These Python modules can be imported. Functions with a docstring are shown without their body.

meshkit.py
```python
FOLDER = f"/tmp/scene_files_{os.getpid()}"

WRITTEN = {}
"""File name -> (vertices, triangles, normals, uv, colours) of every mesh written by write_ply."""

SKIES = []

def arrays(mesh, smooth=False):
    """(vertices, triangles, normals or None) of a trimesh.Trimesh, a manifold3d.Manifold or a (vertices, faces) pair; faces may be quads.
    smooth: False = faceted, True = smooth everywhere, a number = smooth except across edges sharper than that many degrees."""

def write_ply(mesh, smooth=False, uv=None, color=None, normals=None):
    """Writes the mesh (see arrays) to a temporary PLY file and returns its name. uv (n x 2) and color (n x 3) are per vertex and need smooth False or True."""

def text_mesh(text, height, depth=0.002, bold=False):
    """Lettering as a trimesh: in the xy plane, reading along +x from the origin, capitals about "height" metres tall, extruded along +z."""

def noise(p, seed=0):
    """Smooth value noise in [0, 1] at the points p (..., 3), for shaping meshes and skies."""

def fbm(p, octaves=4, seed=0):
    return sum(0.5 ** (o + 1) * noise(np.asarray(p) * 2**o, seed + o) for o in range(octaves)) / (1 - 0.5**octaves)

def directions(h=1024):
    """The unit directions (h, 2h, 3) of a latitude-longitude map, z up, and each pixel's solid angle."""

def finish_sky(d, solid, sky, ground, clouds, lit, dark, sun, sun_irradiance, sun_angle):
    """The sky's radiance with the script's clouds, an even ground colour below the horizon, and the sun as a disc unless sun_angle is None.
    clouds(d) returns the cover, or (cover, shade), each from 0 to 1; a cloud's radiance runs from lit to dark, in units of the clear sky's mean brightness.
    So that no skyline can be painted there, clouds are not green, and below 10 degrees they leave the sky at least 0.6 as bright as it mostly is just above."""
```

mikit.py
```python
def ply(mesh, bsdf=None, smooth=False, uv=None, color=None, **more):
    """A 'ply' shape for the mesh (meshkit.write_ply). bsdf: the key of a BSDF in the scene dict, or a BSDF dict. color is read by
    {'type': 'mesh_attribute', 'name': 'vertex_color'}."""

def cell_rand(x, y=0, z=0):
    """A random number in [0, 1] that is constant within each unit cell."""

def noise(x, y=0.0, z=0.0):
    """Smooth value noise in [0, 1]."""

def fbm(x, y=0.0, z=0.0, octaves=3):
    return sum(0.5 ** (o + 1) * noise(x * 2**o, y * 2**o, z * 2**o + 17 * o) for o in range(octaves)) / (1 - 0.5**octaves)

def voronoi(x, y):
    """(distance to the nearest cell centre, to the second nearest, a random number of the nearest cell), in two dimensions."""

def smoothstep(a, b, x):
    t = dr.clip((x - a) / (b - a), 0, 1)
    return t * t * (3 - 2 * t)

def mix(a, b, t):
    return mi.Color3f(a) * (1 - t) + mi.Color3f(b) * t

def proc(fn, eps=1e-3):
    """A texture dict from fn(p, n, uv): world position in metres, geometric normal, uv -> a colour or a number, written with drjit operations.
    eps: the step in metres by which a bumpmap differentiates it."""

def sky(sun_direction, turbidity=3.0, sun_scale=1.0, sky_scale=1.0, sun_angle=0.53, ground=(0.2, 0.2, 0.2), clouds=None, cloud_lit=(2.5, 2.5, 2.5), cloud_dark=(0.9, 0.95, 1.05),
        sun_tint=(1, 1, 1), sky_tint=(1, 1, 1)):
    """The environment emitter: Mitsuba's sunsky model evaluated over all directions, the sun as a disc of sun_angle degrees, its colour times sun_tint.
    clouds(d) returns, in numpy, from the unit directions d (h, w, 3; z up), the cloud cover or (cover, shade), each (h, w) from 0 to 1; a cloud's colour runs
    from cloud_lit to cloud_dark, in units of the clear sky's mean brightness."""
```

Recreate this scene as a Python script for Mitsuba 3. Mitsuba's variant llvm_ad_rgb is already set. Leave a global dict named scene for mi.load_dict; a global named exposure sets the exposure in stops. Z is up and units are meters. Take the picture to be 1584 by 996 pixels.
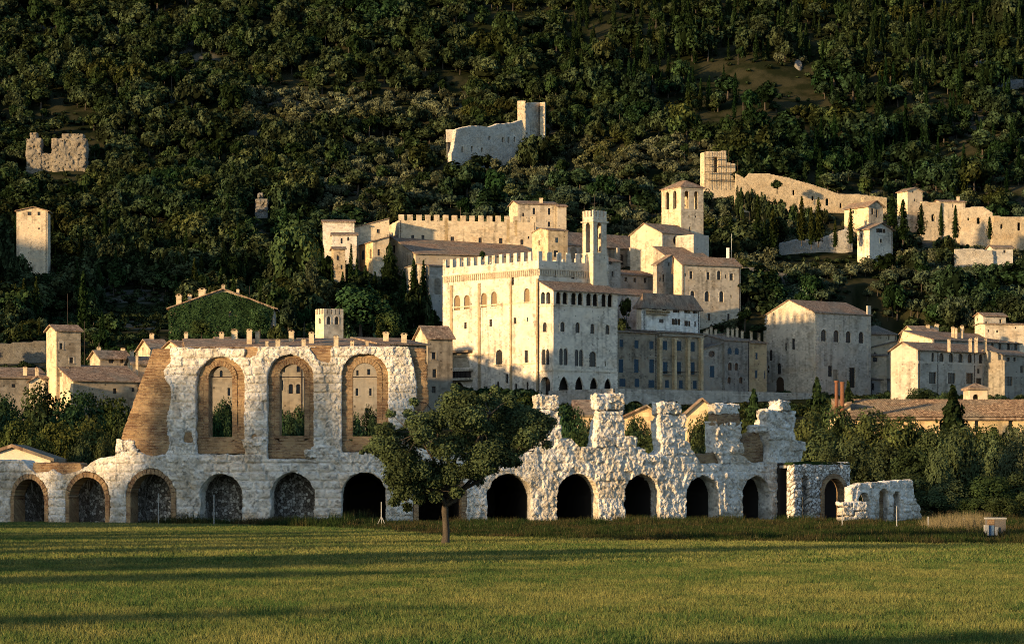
import math, random
import numpy as np, trimesh, shapely
import mitsuba as mi, drjit as dr
import mikit, meshkit
from scipy import ndimage
from scipy.spatial import cKDTree
from shapely.geometry import Polygon, Point, box as sbox
from shapely.ops import unary_union
from shapely import affinity

T = mi.ScalarTransform4f
# ------------------------------------------------------------------ camera, sky, exposure
F, CX, HZ, CH, W, H = 4800.0, 792.0, 746.0, 3.0, 1584.0, 996.0      # focal length in photo pixels, centre column, horizon row, eye height
FOV = 2 * math.degrees(math.atan(W / 2 / F))
SUN_AZ, SUN_EL = 52.0, 9.0                                         # degrees left of straight behind the camera, elevation
_a, _e = math.radians(SUN_AZ), math.radians(SUN_EL)
SUN = (-math.sin(_a) * math.cos(_e), -math.cos(_a) * math.cos(_e), math.sin(_e))
exposure = 3.45
scene = {
    'camera': {'type': 'perspective', 'fov': FOV, 'fov_axis': 'x', 'near_clip': 1.0, 'far_clip': 4000.0,
               'principal_point_offset_x': 0.0, 'principal_point_offset_y': -(HZ - H / 2) / H,
               'to_world': T().look_at(origin=[0, 0, CH], target=[0, 100, CH], up=[0, 0, 1])},
    'sky': mikit.sky(SUN, turbidity=3.0, sun_scale=1.0, sun_angle=1.5, sun_tint=(0.90, 1.03, 1.55), sky_tint=(0.90, 1.0, 1.20), ground=(0.08, 0.08, 0.05)),
}
labels = {}
rng = np.random.default_rng(7)
random.seed(7)

# ------------------------------------------------------------------ materials
def two(b): return {'type': 'twosided', 'bsdf': b}
def diff(tex): return two({'type': 'diffuse', 'reflectance': tex})
def rgb(*c): return {'type': 'rgb', 'value': list(c)}
C3 = mi.Color3f

def f_stone(p, n, uv):                      # uv.x: tone, uv.y: warmth of the wall
    hor = p.y * n.x - p.x * n.y
    row = dr.floor(p.z / 0.55)
    cell = mikit.cell_rand(dr.floor(hor / 0.9 + row * 0.37), row, 3)
    big = mikit.fbm(p.x * 0.13, p.y * 0.13, p.z * 0.2, 3)
    mid = mikit.fbm(p.x * 0.7, p.y * 0.7, p.z * 0.5, 3)
    streak = mikit.fbm(hor * 1.1, 5.0, p.z * 0.07, 2)
    k = 0.90 + 0.34 * (cell - 0.5) + 0.30 * (big - 0.5) + 0.55 * (mid - 0.5) - 0.25 * mikit.smoothstep(0.5, 0.8, streak)
    base = mikit.mix((0.46, 0.435, 0.385), (0.60, 0.45, 0.255), uv.y)
    base = mikit.mix(base, C3(base.x * 0.92, base.y * 0.72, base.z * 0.5), mikit.smoothstep(0.5, 0.75, mikit.fbm(p.x * 0.22 + 9, p.y * 0.22, p.z * 0.3, 3)) * 0.28)
    plaster = mikit.smoothstep(0.56, 0.62, mikit.fbm(hor * 0.16 + 31, p.z * 0.2, uv.x * 40, 3))
    k = k + (1.05 - k) * plaster * 0.6
    gx, gz = hor / 2.3, p.z / 1.7
    cx_, cz_ = dr.floor(gx), dr.floor(gz)
    hd = dr.sqrt(dr.square((gx - cx_ - 0.5) * 2.3) + dr.square((gz - cz_ - 0.5) * 1.7))
    k = k * (1 - 0.6 * dr.select(mikit.cell_rand(cx_, cz_, 9) > 0.80, mikit.smoothstep(0.26, 0.14, hd), 0.0))
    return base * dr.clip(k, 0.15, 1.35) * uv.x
def f_ruin(p, n, uv):
    big = mikit.fbm(p.x * 0.35, p.y * 0.35, p.z * 0.35, 3)
    mid = mikit.fbm(p.x * 1.9, p.y * 1.9, p.z * 1.4, 4)
    fine = mikit.fbm(p.x * 7, p.y * 7, p.z * 7, 2)
    pit = mikit.smoothstep(0.60, 0.72, mikit.fbm(p.x * 4 + 7, p.y * 4, p.z * 3.0, 3))
    base = mikit.mix((0.51, 0.465, 0.395), (0.675, 0.635, 0.57), mikit.smoothstep(0.3, 0.62, mid))
    base = mikit.mix(base, (0.44, 0.35, 0.23), mikit.smoothstep(0.56, 0.76, big) * 0.55)
    stain = mikit.smoothstep(0.52, 0.75, mikit.fbm(p.x * 1.3 + 3, p.y * 1.3, p.z * 0.35, 4))
    base = mikit.mix(base, (0.33, 0.295, 0.24), stain * 0.65)
    k = (0.90 + 0.6 * (fine - 0.5)) * (1 - 0.42 * pit)
    low = 1 - 0.30 * mikit.smoothstep(1.2, 0.0, p.z + 1.2 * (mid - 0.5))
    return base * k * low
def f_brick(p, n, uv):                      # uv in metres on the wall
    row = dr.floor(uv.y / 0.11)
    col = dr.floor(uv.x / 0.30 + 0.5 * (row - 2 * dr.floor(row / 2)))
    c = mikit.cell_rand(col, row, 1)
    fv = uv.y / 0.11 - row
    joint = mikit.smoothstep(0.20, 0.06, fv)
    band = mikit.cell_rand(row, dr.floor(uv.x / 2.3 + row * 0.31), 5)
    pat = mikit.fbm(p.x * 1.1, p.y * 1.1, p.z * 1.3, 3)
    base = mikit.mix((0.13, 0.074, 0.044), (0.335, 0.228, 0.125), dr.clip(c * 0.75 + band * 0.08 + 1.5 * (pat - 0.45), 0, 1))
    base = mikit.mix(base, (0.36, 0.30, 0.215), joint * 0.75)
    k = 0.65 + 0.7 * mikit.fbm(p.x * 0.8, p.y * 0.8, p.z * 0.8, 3)
    return base * k * 0.9
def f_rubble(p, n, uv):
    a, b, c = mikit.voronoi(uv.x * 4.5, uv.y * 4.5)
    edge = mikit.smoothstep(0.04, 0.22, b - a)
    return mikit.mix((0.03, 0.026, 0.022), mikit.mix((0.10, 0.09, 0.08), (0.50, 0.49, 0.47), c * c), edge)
def f_opus(p, n, uv):
    a, b, c = mikit.voronoi(uv.x * 3.4, uv.y * 3.8)
    edge = mikit.smoothstep(0.05, 0.28, b - a)
    return mikit.mix((0.10, 0.085, 0.07), mikit.mix((0.30, 0.27, 0.23), (0.66, 0.64, 0.60), c), edge)
def f_tile(p, n, uv):                       # uv in metres: along the eave, up the slope
    c = mikit.cell_rand(dr.floor(uv.x / 0.24), dr.floor(uv.y / 0.36), 1)
    big = mikit.fbm(p.x * 0.25, p.y * 0.25, p.z * 0.25, 3)
    fine = mikit.fbm(uv.x * 1.3, uv.y * 1.3, 3.0, 3)
    base = mikit.mix((0.14, 0.088, 0.06), (0.34, 0.245, 0.17), c)
    base = mikit.mix(base, (0.17, 0.155, 0.125), mikit.smoothstep(0.4, 0.68, big) * 0.7)
    return base * (0.45 + 0.95 * fine)
def f_leaf(p, n, uv):                       # uv.x: hue (0 dark broadleaf .. 1 olive), uv.y: leaf-to-leaf value
    tree = mikit.noise(p.x * 0.11, p.y * 0.11, p.z * 0.06)
    hue = mikit.noise(p.x * 0.05 + 40, p.y * 0.05, p.z * 0.05)
    base = mikit.mix((0.018, 0.035, 0.011), (0.088, 0.096, 0.054), uv.x)
    stand = mikit.noise(p.x * 0.016 + 11, p.y * 0.016, 3.0)
    base = mikit.mix(base, base * mi.Color3f(0.60, 0.80, 0.85), mikit.smoothstep(0.45, 0.75, stand))
    base = mikit.mix(base, (0.064, 0.064, 0.015), mikit.smoothstep(0.55, 0.95, hue) * 0.6)
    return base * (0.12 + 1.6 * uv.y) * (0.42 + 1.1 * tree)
def f_hill(p, n, uv):
    big = mikit.fbm(p.x * 0.02, p.y * 0.02, 1.0, 4)
    mid = mikit.fbm(p.x * 0.15, p.y * 0.15, 2.0, 4)
    base = mikit.mix((0.013, 0.016, 0.007), (0.036, 0.034, 0.018), mikit.smoothstep(0.35, 0.7, mid))
    return mikit.mix(base, (0.12, 0.11, 0.09), mikit.smoothstep(0.62, 0.70, big) * mikit.smoothstep(0.42, 0.6, mid) * 0.5)
def f_grass(p, n, uv):
    big = mikit.fbm(p.x * 0.12, p.y * 0.05, 1.0, 3)
    mid = mikit.fbm(p.x * 0.9, p.y * 0.35, 2.0, 3)
    base = mikit.mix((0.050, 0.088, 0.026), (0.152, 0.156, 0.050), mikit.smoothstep(0.3, 0.75, 0.55 * mid + 0.45 * big))
    base = mikit.mix(base, (0.17, 0.135, 0.05), mikit.smoothstep(0.80, 1.0, uv.y) * 0.6)
    return base * (0.55 + 0.8 * uv.y)
def f_bark(p, n, uv):
    k = mikit.fbm(p.x * 9, p.y * 9, p.z * 2.2, 3)
    return mikit.mix((0.025, 0.021, 0.017), (0.10, 0.085, 0.068), k)
def f_weed(p, n, uv):
    big = mikit.fbm(p.x * 0.5, p.y * 0.5, 1.0, 3)
    base = mikit.mix((0.018, 0.031, 0.010), (0.044, 0.036, 0.017), mikit.smoothstep(0.4, 0.75, big))
    return mikit.mix(base * (0.6 + 0.8 * uv.y), (0.15, 0.125, 0.07), uv.x)

scene['mat_stone'] = diff(mikit.proc(f_stone))
def f_ruin_relief(p, n, uv):
    return mikit.fbm(p.x * 5.5, p.y * 5.5, p.z * 5.5, 3) + 0.5 * mikit.smoothstep(0.55, 0.75, mikit.fbm(p.x * 9 + 3, p.y * 9, p.z * 7, 2))
scene['mat_ruin'] = two({'type': 'bumpmap', 'arbitrary': mikit.proc(f_ruin_relief, 0.02), 'scale': 0.10, 'bsdf': {'type': 'diffuse', 'reflectance': mikit.proc(f_ruin)}})
scene['mat_brick'] = diff(mikit.proc(f_brick))
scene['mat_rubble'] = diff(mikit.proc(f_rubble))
scene['mat_shade_black'] = diff(rgb(0.035, 0.03, 0.027))  # near-black: the shade of deep openings put into the colour
scene['mat_opus'] = diff(mikit.proc(f_opus))
scene['mat_tile'] = diff(mikit.proc(f_tile))
scene['mat_leaf'] = diff(mikit.proc(f_leaf))
scene['mat_hill'] = diff(mikit.proc(f_hill))
scene['mat_grass'] = diff(mikit.proc(f_grass))
scene['mat_weed'] = diff(mikit.proc(f_weed))
scene['mat_bark'] = diff(mikit.proc(f_bark))
scene['mat_pane'] = two({'type': 'principled', 'base_color': rgb(0.018, 0.020, 0.022), 'roughness': 0.35, 'specular': 0.4})
scene['mat_shutter'] = diff(rgb(0.045, 0.072, 0.095))
scene['mat_brown'] = diff(rgb(0.075, 0.05, 0.032))
scene['mat_iron'] = diff(rgb(0.05, 0.04, 0.035))
scene['mat_rust'] = diff(rgb(0.16, 0.075, 0.045))
scene['mat_white'] = diff(rgb(0.62, 0.61, 0.58))
scene['mat_grey'] = diff(rgb(0.30, 0.30, 0.29))
scene['mat_blue'] = diff(rgb(0.10, 0.16, 0.25))

# ------------------------------------------------------------------ scene entries
def free(key):
    if key not in taken: taken.add(key); return key
    i = 1
    while f'{key}_{i:03d}' in taken: i += 1
    taken.add(f'{key}_{i:03d}')
    return f'{key}_{i:03d}'
taken = set()
def obj(name, mesh, mat, parent=None, uv=None, smooth=False):
    key = free(name if parent is None else f'{parent}__{name}')
    if isinstance(mesh, trimesh.Trimesh): mesh = (np.asarray(mesh.vertices), np.asarray(mesh.faces))
    if uv is not None:
        uv = np.asarray(uv, float)
        if uv.ndim == 1: uv = np.tile(uv, (len(mesh[0]), 1))
    scene[key] = mikit.ply(mesh, mat, smooth=smooth, uv=uv)
    return key
def tag(key, label, cat=None, group=None, kind=None):
    labels[key] = {'label': label}
    if cat: labels[key]['category'] = cat
    if group: labels[key]['group'] = group
    if kind: labels[key]['kind'] = kind
    return key
def thing(name, label, cat, group=None):
    return tag(free(name), label, cat, group)
def cat(meshes):
    vs, fs, n = [], [], 0
    for v, f in meshes:
        f = np.asarray(f)
        if f.shape[1] == 4: f = np.vstack([f[:, [0, 1, 2]], f[:, [0, 2, 3]]])
        vs.append(np.asarray(v, float)); fs.append(f + n); n += len(v)
    return np.vstack(vs), np.vstack(fs)
BOXF = np.array([[0, 1, 3, 2], [4, 6, 7, 5], [0, 4, 5, 1], [2, 3, 7, 6], [0, 2, 6, 4], [1, 5, 7, 3]])
def box(x0, x1, y0, y1, z0, z1):
    return np.array([[x, y, z] for x in (x0, x1) for y in (y0, y1) for z in (z0, z1)], float), BOXF
def tube(pts, rad, sides=8):
    p = np.asarray(pts, float); rad = np.broadcast_to(rad, (len(p),))
    t = np.gradient(p, axis=0); t /= np.linalg.norm(t, axis=1, keepdims=True) + 1e-9
    a = np.cross(t, np.where(np.abs(t[:, 2:]) < 0.9, [0, 0, 1.0], [1.0, 0, 0])); a /= np.linalg.norm(a, axis=1, keepdims=True) + 1e-9
    b, g = np.cross(t, a), np.arange(sides) * 2 * np.pi / sides
    v = p[:, None] + rad[:, None, None] * (np.cos(g)[None, :, None] * a[:, None] + np.sin(g)[None, :, None] * b[:, None])
    i, j = np.meshgrid(np.arange(len(p) - 1), np.arange(sides), indexing='ij')
    q = np.stack([i * sides + j, i * sides + (j + 1) % sides, (i + 1) * sides + (j + 1) % sides, (i + 1) * sides + j], -1).reshape(-1, 4)
    return v.reshape(-1, 3), np.vstack([q[:, [0, 1, 2]], q[:, [0, 2, 3]]])

def at(px, py, Y):                                                   # the point at depth Y seen at a pixel of the photograph
    return np.array([(px - CX) / F * Y, Y, CH + (HZ - py) / F * Y])
def pix(X, Y, Z): return CX + F * X / Y, HZ - F * (Z - CH) / Y

# ------------------------------------------------------------------ the ground
PY = [0, 255, 300, 360, 450, 620, 700, 900, 940, 980, 1040, 1090, 1250, 1475, 1900]
PZ = [-.05, -.05, 1.0, 3.0, 6.0, 13.5, 17.5, 25.0, 28.0, 32.0, 52.0, 71.0, 131.0, 232.0, 425.0]
PY2 = [0, 255, 300, 360, 450, 620, 700, 770, 850, 940, 1040, 1090, 1250, 1475, 1900]
PZ2 = [-.05, -.05, 1.0, 3.0, 6.0, 13.5, 24, 36, 45, 52, 63, 76, 131.0, 232.0, 425.0]
def ground(X, Y):
    X, Y = np.asarray(X, float), np.asarray(Y, float)
    far = np.clip((Y - 300) / 500, 0, 1)
    n = meshkit.fbm(np.stack([X / 90, Y / 90, X * 0], -1), 3, 5) - 0.5
    m = meshkit.fbm(np.stack([X / 22, Y / 22, X * 0 + 3], -1), 2, 8) - 0.5
    lf = np.clip((-28 - X) / 34, 0, 1); lf = lf * lf * (3 - 2 * lf)    # the left of the town stands higher
    z = np.interp(Y + 50 * n * far, PY, PZ) * (1 - lf) + np.interp(Y + 30 * n * far, PY2, PZ2) * lf + 5 * m * np.clip((Y - 950) / 200, 0, 1)
    sq = np.clip((X - 14) / 10, 0, 1) * np.clip((150 - X) / 14, 0, 1) * np.clip((Y - 880) / 30, 0, 1) * np.clip((np.interp(X, [60, 84, 102, 118], [1012, 1052, 1054, 1078]) - Y) / 12, 0, 1)
    z = z * (1 - sq) + np.minimum(z, 29.0) * sq                       # the level square
    al, wd = X * .788 + Y * .616, X * .616 - Y * .788                 # the mountain spur left of the view
    ridge = np.interp(-wd, [700, 765, 780, 796, 880, 900, 949, 1010, 1150, 1450], [0, 0, 40, 82, 124, 127, 119, 138, 185, 270])
    out = np.clip((-X - .167 * Y - 14) / 45, 0, 1)
    return np.maximum(z, ridge * np.where(al < 320, np.exp(-((al - 320) / 160) ** 2), np.exp(-((al - 320) / 60) ** 2)) * out)
def grid_mesh(xs, ys, fz):
    X, Y = np.meshgrid(xs, ys, indexing='ij')
    V = np.stack([X, Y, fz(X, Y)], -1).reshape(-1, 3)
    n = len(ys); i, j = np.meshgrid(np.arange(len(xs) - 1), np.arange(n - 1), indexing='ij')
    q = np.stack([i * n + j, (i + 1) * n + j, (i + 1) * n + j + 1, i * n + j + 1], -1).reshape(-1, 4)
    return V, np.vstack([q[:, [0, 1, 2]], q[:, [0, 2, 3]]])
k = obj('hillside', grid_mesh(np.arange(-760, 521, 8.0), np.r_[np.arange(-300, 240, 60.0), np.arange(240, 1900, 7.0)], ground), 'mat_hill', smooth=True)
tag(k, 'steep wooded hillside rising behind the town', kind='structure')
def lawn_z(X, Y):
    return 0.10 * (meshkit.fbm(np.stack([X / 14, Y / 14, X * 0], -1), 2, 3) - 0.5) * np.clip((Y - 10) / 30, 0, 1)
k = obj('lawn', grid_mesh(np.arange(-140, 141, 3.0), np.arange(-60, 255, 3.0), lawn_z), 'mat_grass', uv=(0, .35), smooth=True)
tag(k, 'wide mown lawn in front of the ruin, striped by long evening shadows', kind='structure')

# ------------------------------------------------------------------ rough masonry from a field
def surface_nets(f, org, h):
    s = f < 0
    n = np.array(f.shape)
    cnt = np.zeros(n - 1, int); acc = np.zeros((*(n - 1), 3)); num = np.zeros(n - 1)
    sl = lambda o: tuple(slice(o[k], o[k] + n[k] - 1) for k in range(3))
    for ax in range(3):
        for o1 in (0, 1):
            for o2 in (0, 1):
                o = [0, 0, 0]; oth = [k for k in range(3) if k != ax]; o[oth[0]], o[oth[1]] = o1, o2
                e = list(o); e[ax] = 1
                a, b = f[sl(o)], f[sl(e)]
                m = (a < 0) != (b < 0)
                t = np.where(m, a / np.where(m, a - b, 1), 0)
                for k in range(3): acc[..., k] += np.where(m, o[k] + (t if k == ax else 0), 0)
                num += m
    act = num > 0
    idx = -np.ones(n - 1, int); idx[act] = np.arange(act.sum())
    V = (np.argwhere(act) + acc[act] / num[act][:, None]) * h + org
    quads = []
    for ax in range(3):
        oth = [k for k in range(3) if k != ax]
        a = s; 
        lo = [slice(1, n[k] - 1) for k in range(3)]; hi = list(lo)
        lo[ax], hi[ax] = slice(0, n[ax] - 1), slice(1, n[ax])
        m = s[tuple(lo)] != s[tuple(hi)]
        fl = s[tuple(lo)][m]
        P = np.argwhere(m)
        for k in oth: P[:, k] += 1
        d0, d1 = np.zeros(3, int), np.zeros(3, int); d0[oth[0]], d1[oth[1]] = 1, 1
        q = np.stack([idx[tuple((P - d0 - d1).T)], idx[tuple((P - d1).T)], idx[tuple(P.T)], idx[tuple((P - d0).T)]], -1)
        if ax == 1: q = q[:, ::-1]
        q[~fl] = q[~fl][:, ::-1]
        quads.append(q)
    q = np.vstack(quads)
    return V, np.vstack([q[:, [0, 1, 2]], q[:, [0, 2, 3]]])

R, TX, TY = 42.0, -11.29, 218.0 + 42.0                               # the theatre's curved wall: radius and centre
def th_sz(px, py):
    tx = (px - CX) / F
    a, b, c = tx * tx + 1, -2 * (tx * TX + TY), TX * TX + TY * TY - R * R
    t = (-b - math.sqrt(max(b * b - 4 * a * c, 0))) / (2 * a)
    return R * math.atan2(t * tx - TX, TY - t), CH + (HZ - py) / F * t
def th_poly(pts): return Polygon([th_sz(*p) for p in pts]).buffer(0)
def th_bend(V):                                                      # (s, z, depth) -> world
    V = np.asarray(V, float)
    r, a = R - V[:, 2], V[:, 0] / R
    return np.stack([TX + r * np.sin(a), TY - r * np.cos(a), V[:, 1]], 1)
def arch_poly(s0, s1, z0, z1, kind='a', n=14):
    w, c = (s1 - s0) / 2, (s0 + s1) / 2
    if kind == 'r': return sbox(s0, z0, s1, z1)
    if kind == 'c': return affinity.scale(Point(c, (z0 + z1) / 2).buffer(1, 8), w, (z1 - z0) / 2)
    if kind == 'p':
        hgt = min(z1 - z0, 2.1 * w); zz = z1 - hgt
        r = (w * w + hgt * hgt) / (2 * w)
        arc = [(s0 + r - r * math.cos(t), zz + r * math.sin(t)) for t in np.linspace(0, math.asin(min(1, hgt / r)), 8)]
        return Polygon([(s0, z0)] + arc + [(2 * c - x, y) for x, y in arc[::-1]] + [(s1, z0)]).buffer(0)
    hh = min(w, z1 - z0); zz = z1 - hh
    return Polygon([(s0, z0)] + [(c - w * math.cos(t), zz + hh * math.sin(t)) for t in np.linspace(0, math.pi, n)] + [(s1, z0)]).buffer(0)
def th_arch(x0, x1, y0, y1, kind='a', grow=0.0):
    xm = (x0 + x1) / 2
    s0, s1 = th_sz(x0, y1)[0], th_sz(x1, y1)[0]
    return arch_poly(s0 - grow, s1 + grow, th_sz(xm, y1)[1], th_sz(xm, y0)[1] + grow, kind)
def extr_sz(poly, d0, d1, seg=0.6):
    out = []
    for g in getattr(poly, 'geoms', [poly]):
        if g.is_empty or g.area < 1e-4: continue
        m = trimesh.creation.extrude_polygon(g.segmentize(seg), d1 - d0, engine='earcut')
        v = np.array(m.vertices); v[:, 2] += d0
        out.append((v, np.array(m.faces)))
    return cat(out)

LOW = [(22, 66, 743, 1), (108, 160, 740, 1), (203, 262, 735, 1), (311, 372, 735, 0), (420, 485, 734, 0), (531, 596, 733, 0), (650, 712, 735, 1),
       (756, 821, 735, 0), (865, 924, 735, 0), (969, 1020, 736, 0), (1064, 1112, 738, 0), (1151, 1192, 738, 0)]
UP = [((303, 378, 552, 703), (320, 357, 566, 676)), ((413, 485, 549, 711), (431, 470, 563, 674)), ((528, 601, 546, 700), (545, 583, 561, 675))]
MASON = [(-90, 860), (-90, 712), (35, 712), (52, 731), (72, 731), (80, 725), (95, 734), (122, 728), (141, 715), (154, 708), (177, 705), (178, 700), (205, 697), (232, 706), (256, 703),
         (262, 688), (256, 650), (263, 620), (264, 600), (256, 590), (251, 573), (263, 560), (262, 538), (385, 540), (392, 536), (500, 537), (632, 536), (641, 570), (646, 600), (640, 632), (644, 660),
         (641, 690), (660, 697), (720, 692), (780, 700), (815, 703), (832, 690), (838, 655), (832, 640), (829, 613), (864, 611), (866, 690), (884, 678), (897, 690), (900, 700), (919, 697), (922, 678), (926, 650), (923, 610),
         (967, 609), (967, 676), (985, 678), (986, 694), (1003, 700), (1014, 706), (1026, 696), (1021, 660), (1020, 625), (1053, 622), (1055, 645), (1063, 690), (1075, 700), (1084, 717), (1116, 717), (1109, 698),
         (1108, 662), (1106, 626), (1143, 622), (1149, 650), (1144, 698), (1160, 716), (1185, 716), (1190, 698), (1186, 642), (1204, 634), (1206, 622), (1222, 621), (1228, 640), (1226, 680), (1241, 682), (1243, 700), (1238, 720), (1236, 860)]
th = thing('theatre_ruin', 'long curved ancient theatre ruin of rough white limestone with two tiers of arches', 'ruin')
low_holes = [th_arch(a, b, t, 880, grow=0.10) for a, b, t, _ in LOW]
low_cut = [h.buffer(0.36, join_style=1) if LOW[i][3] else h for i, h in enumerate(low_holes)]
mason = th_poly(MASON).difference(unary_union(low_cut + [th_arch(*o) for o, i in UP]))
brick_in_wall = [th_poly([(284, 668), (296, 668), (297, 684), (283, 684)]), th_poly([(388, 672), (397, 672), (397, 690), (388, 690)]),
                 th_poly([(380, 540), (398, 538), (396, 551), (378, 552)]), th_poly([(478, 537), (511, 537), (510, 563), (490, 556)])]
mason = mason.difference(unary_union(brick_in_wall))

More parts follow.
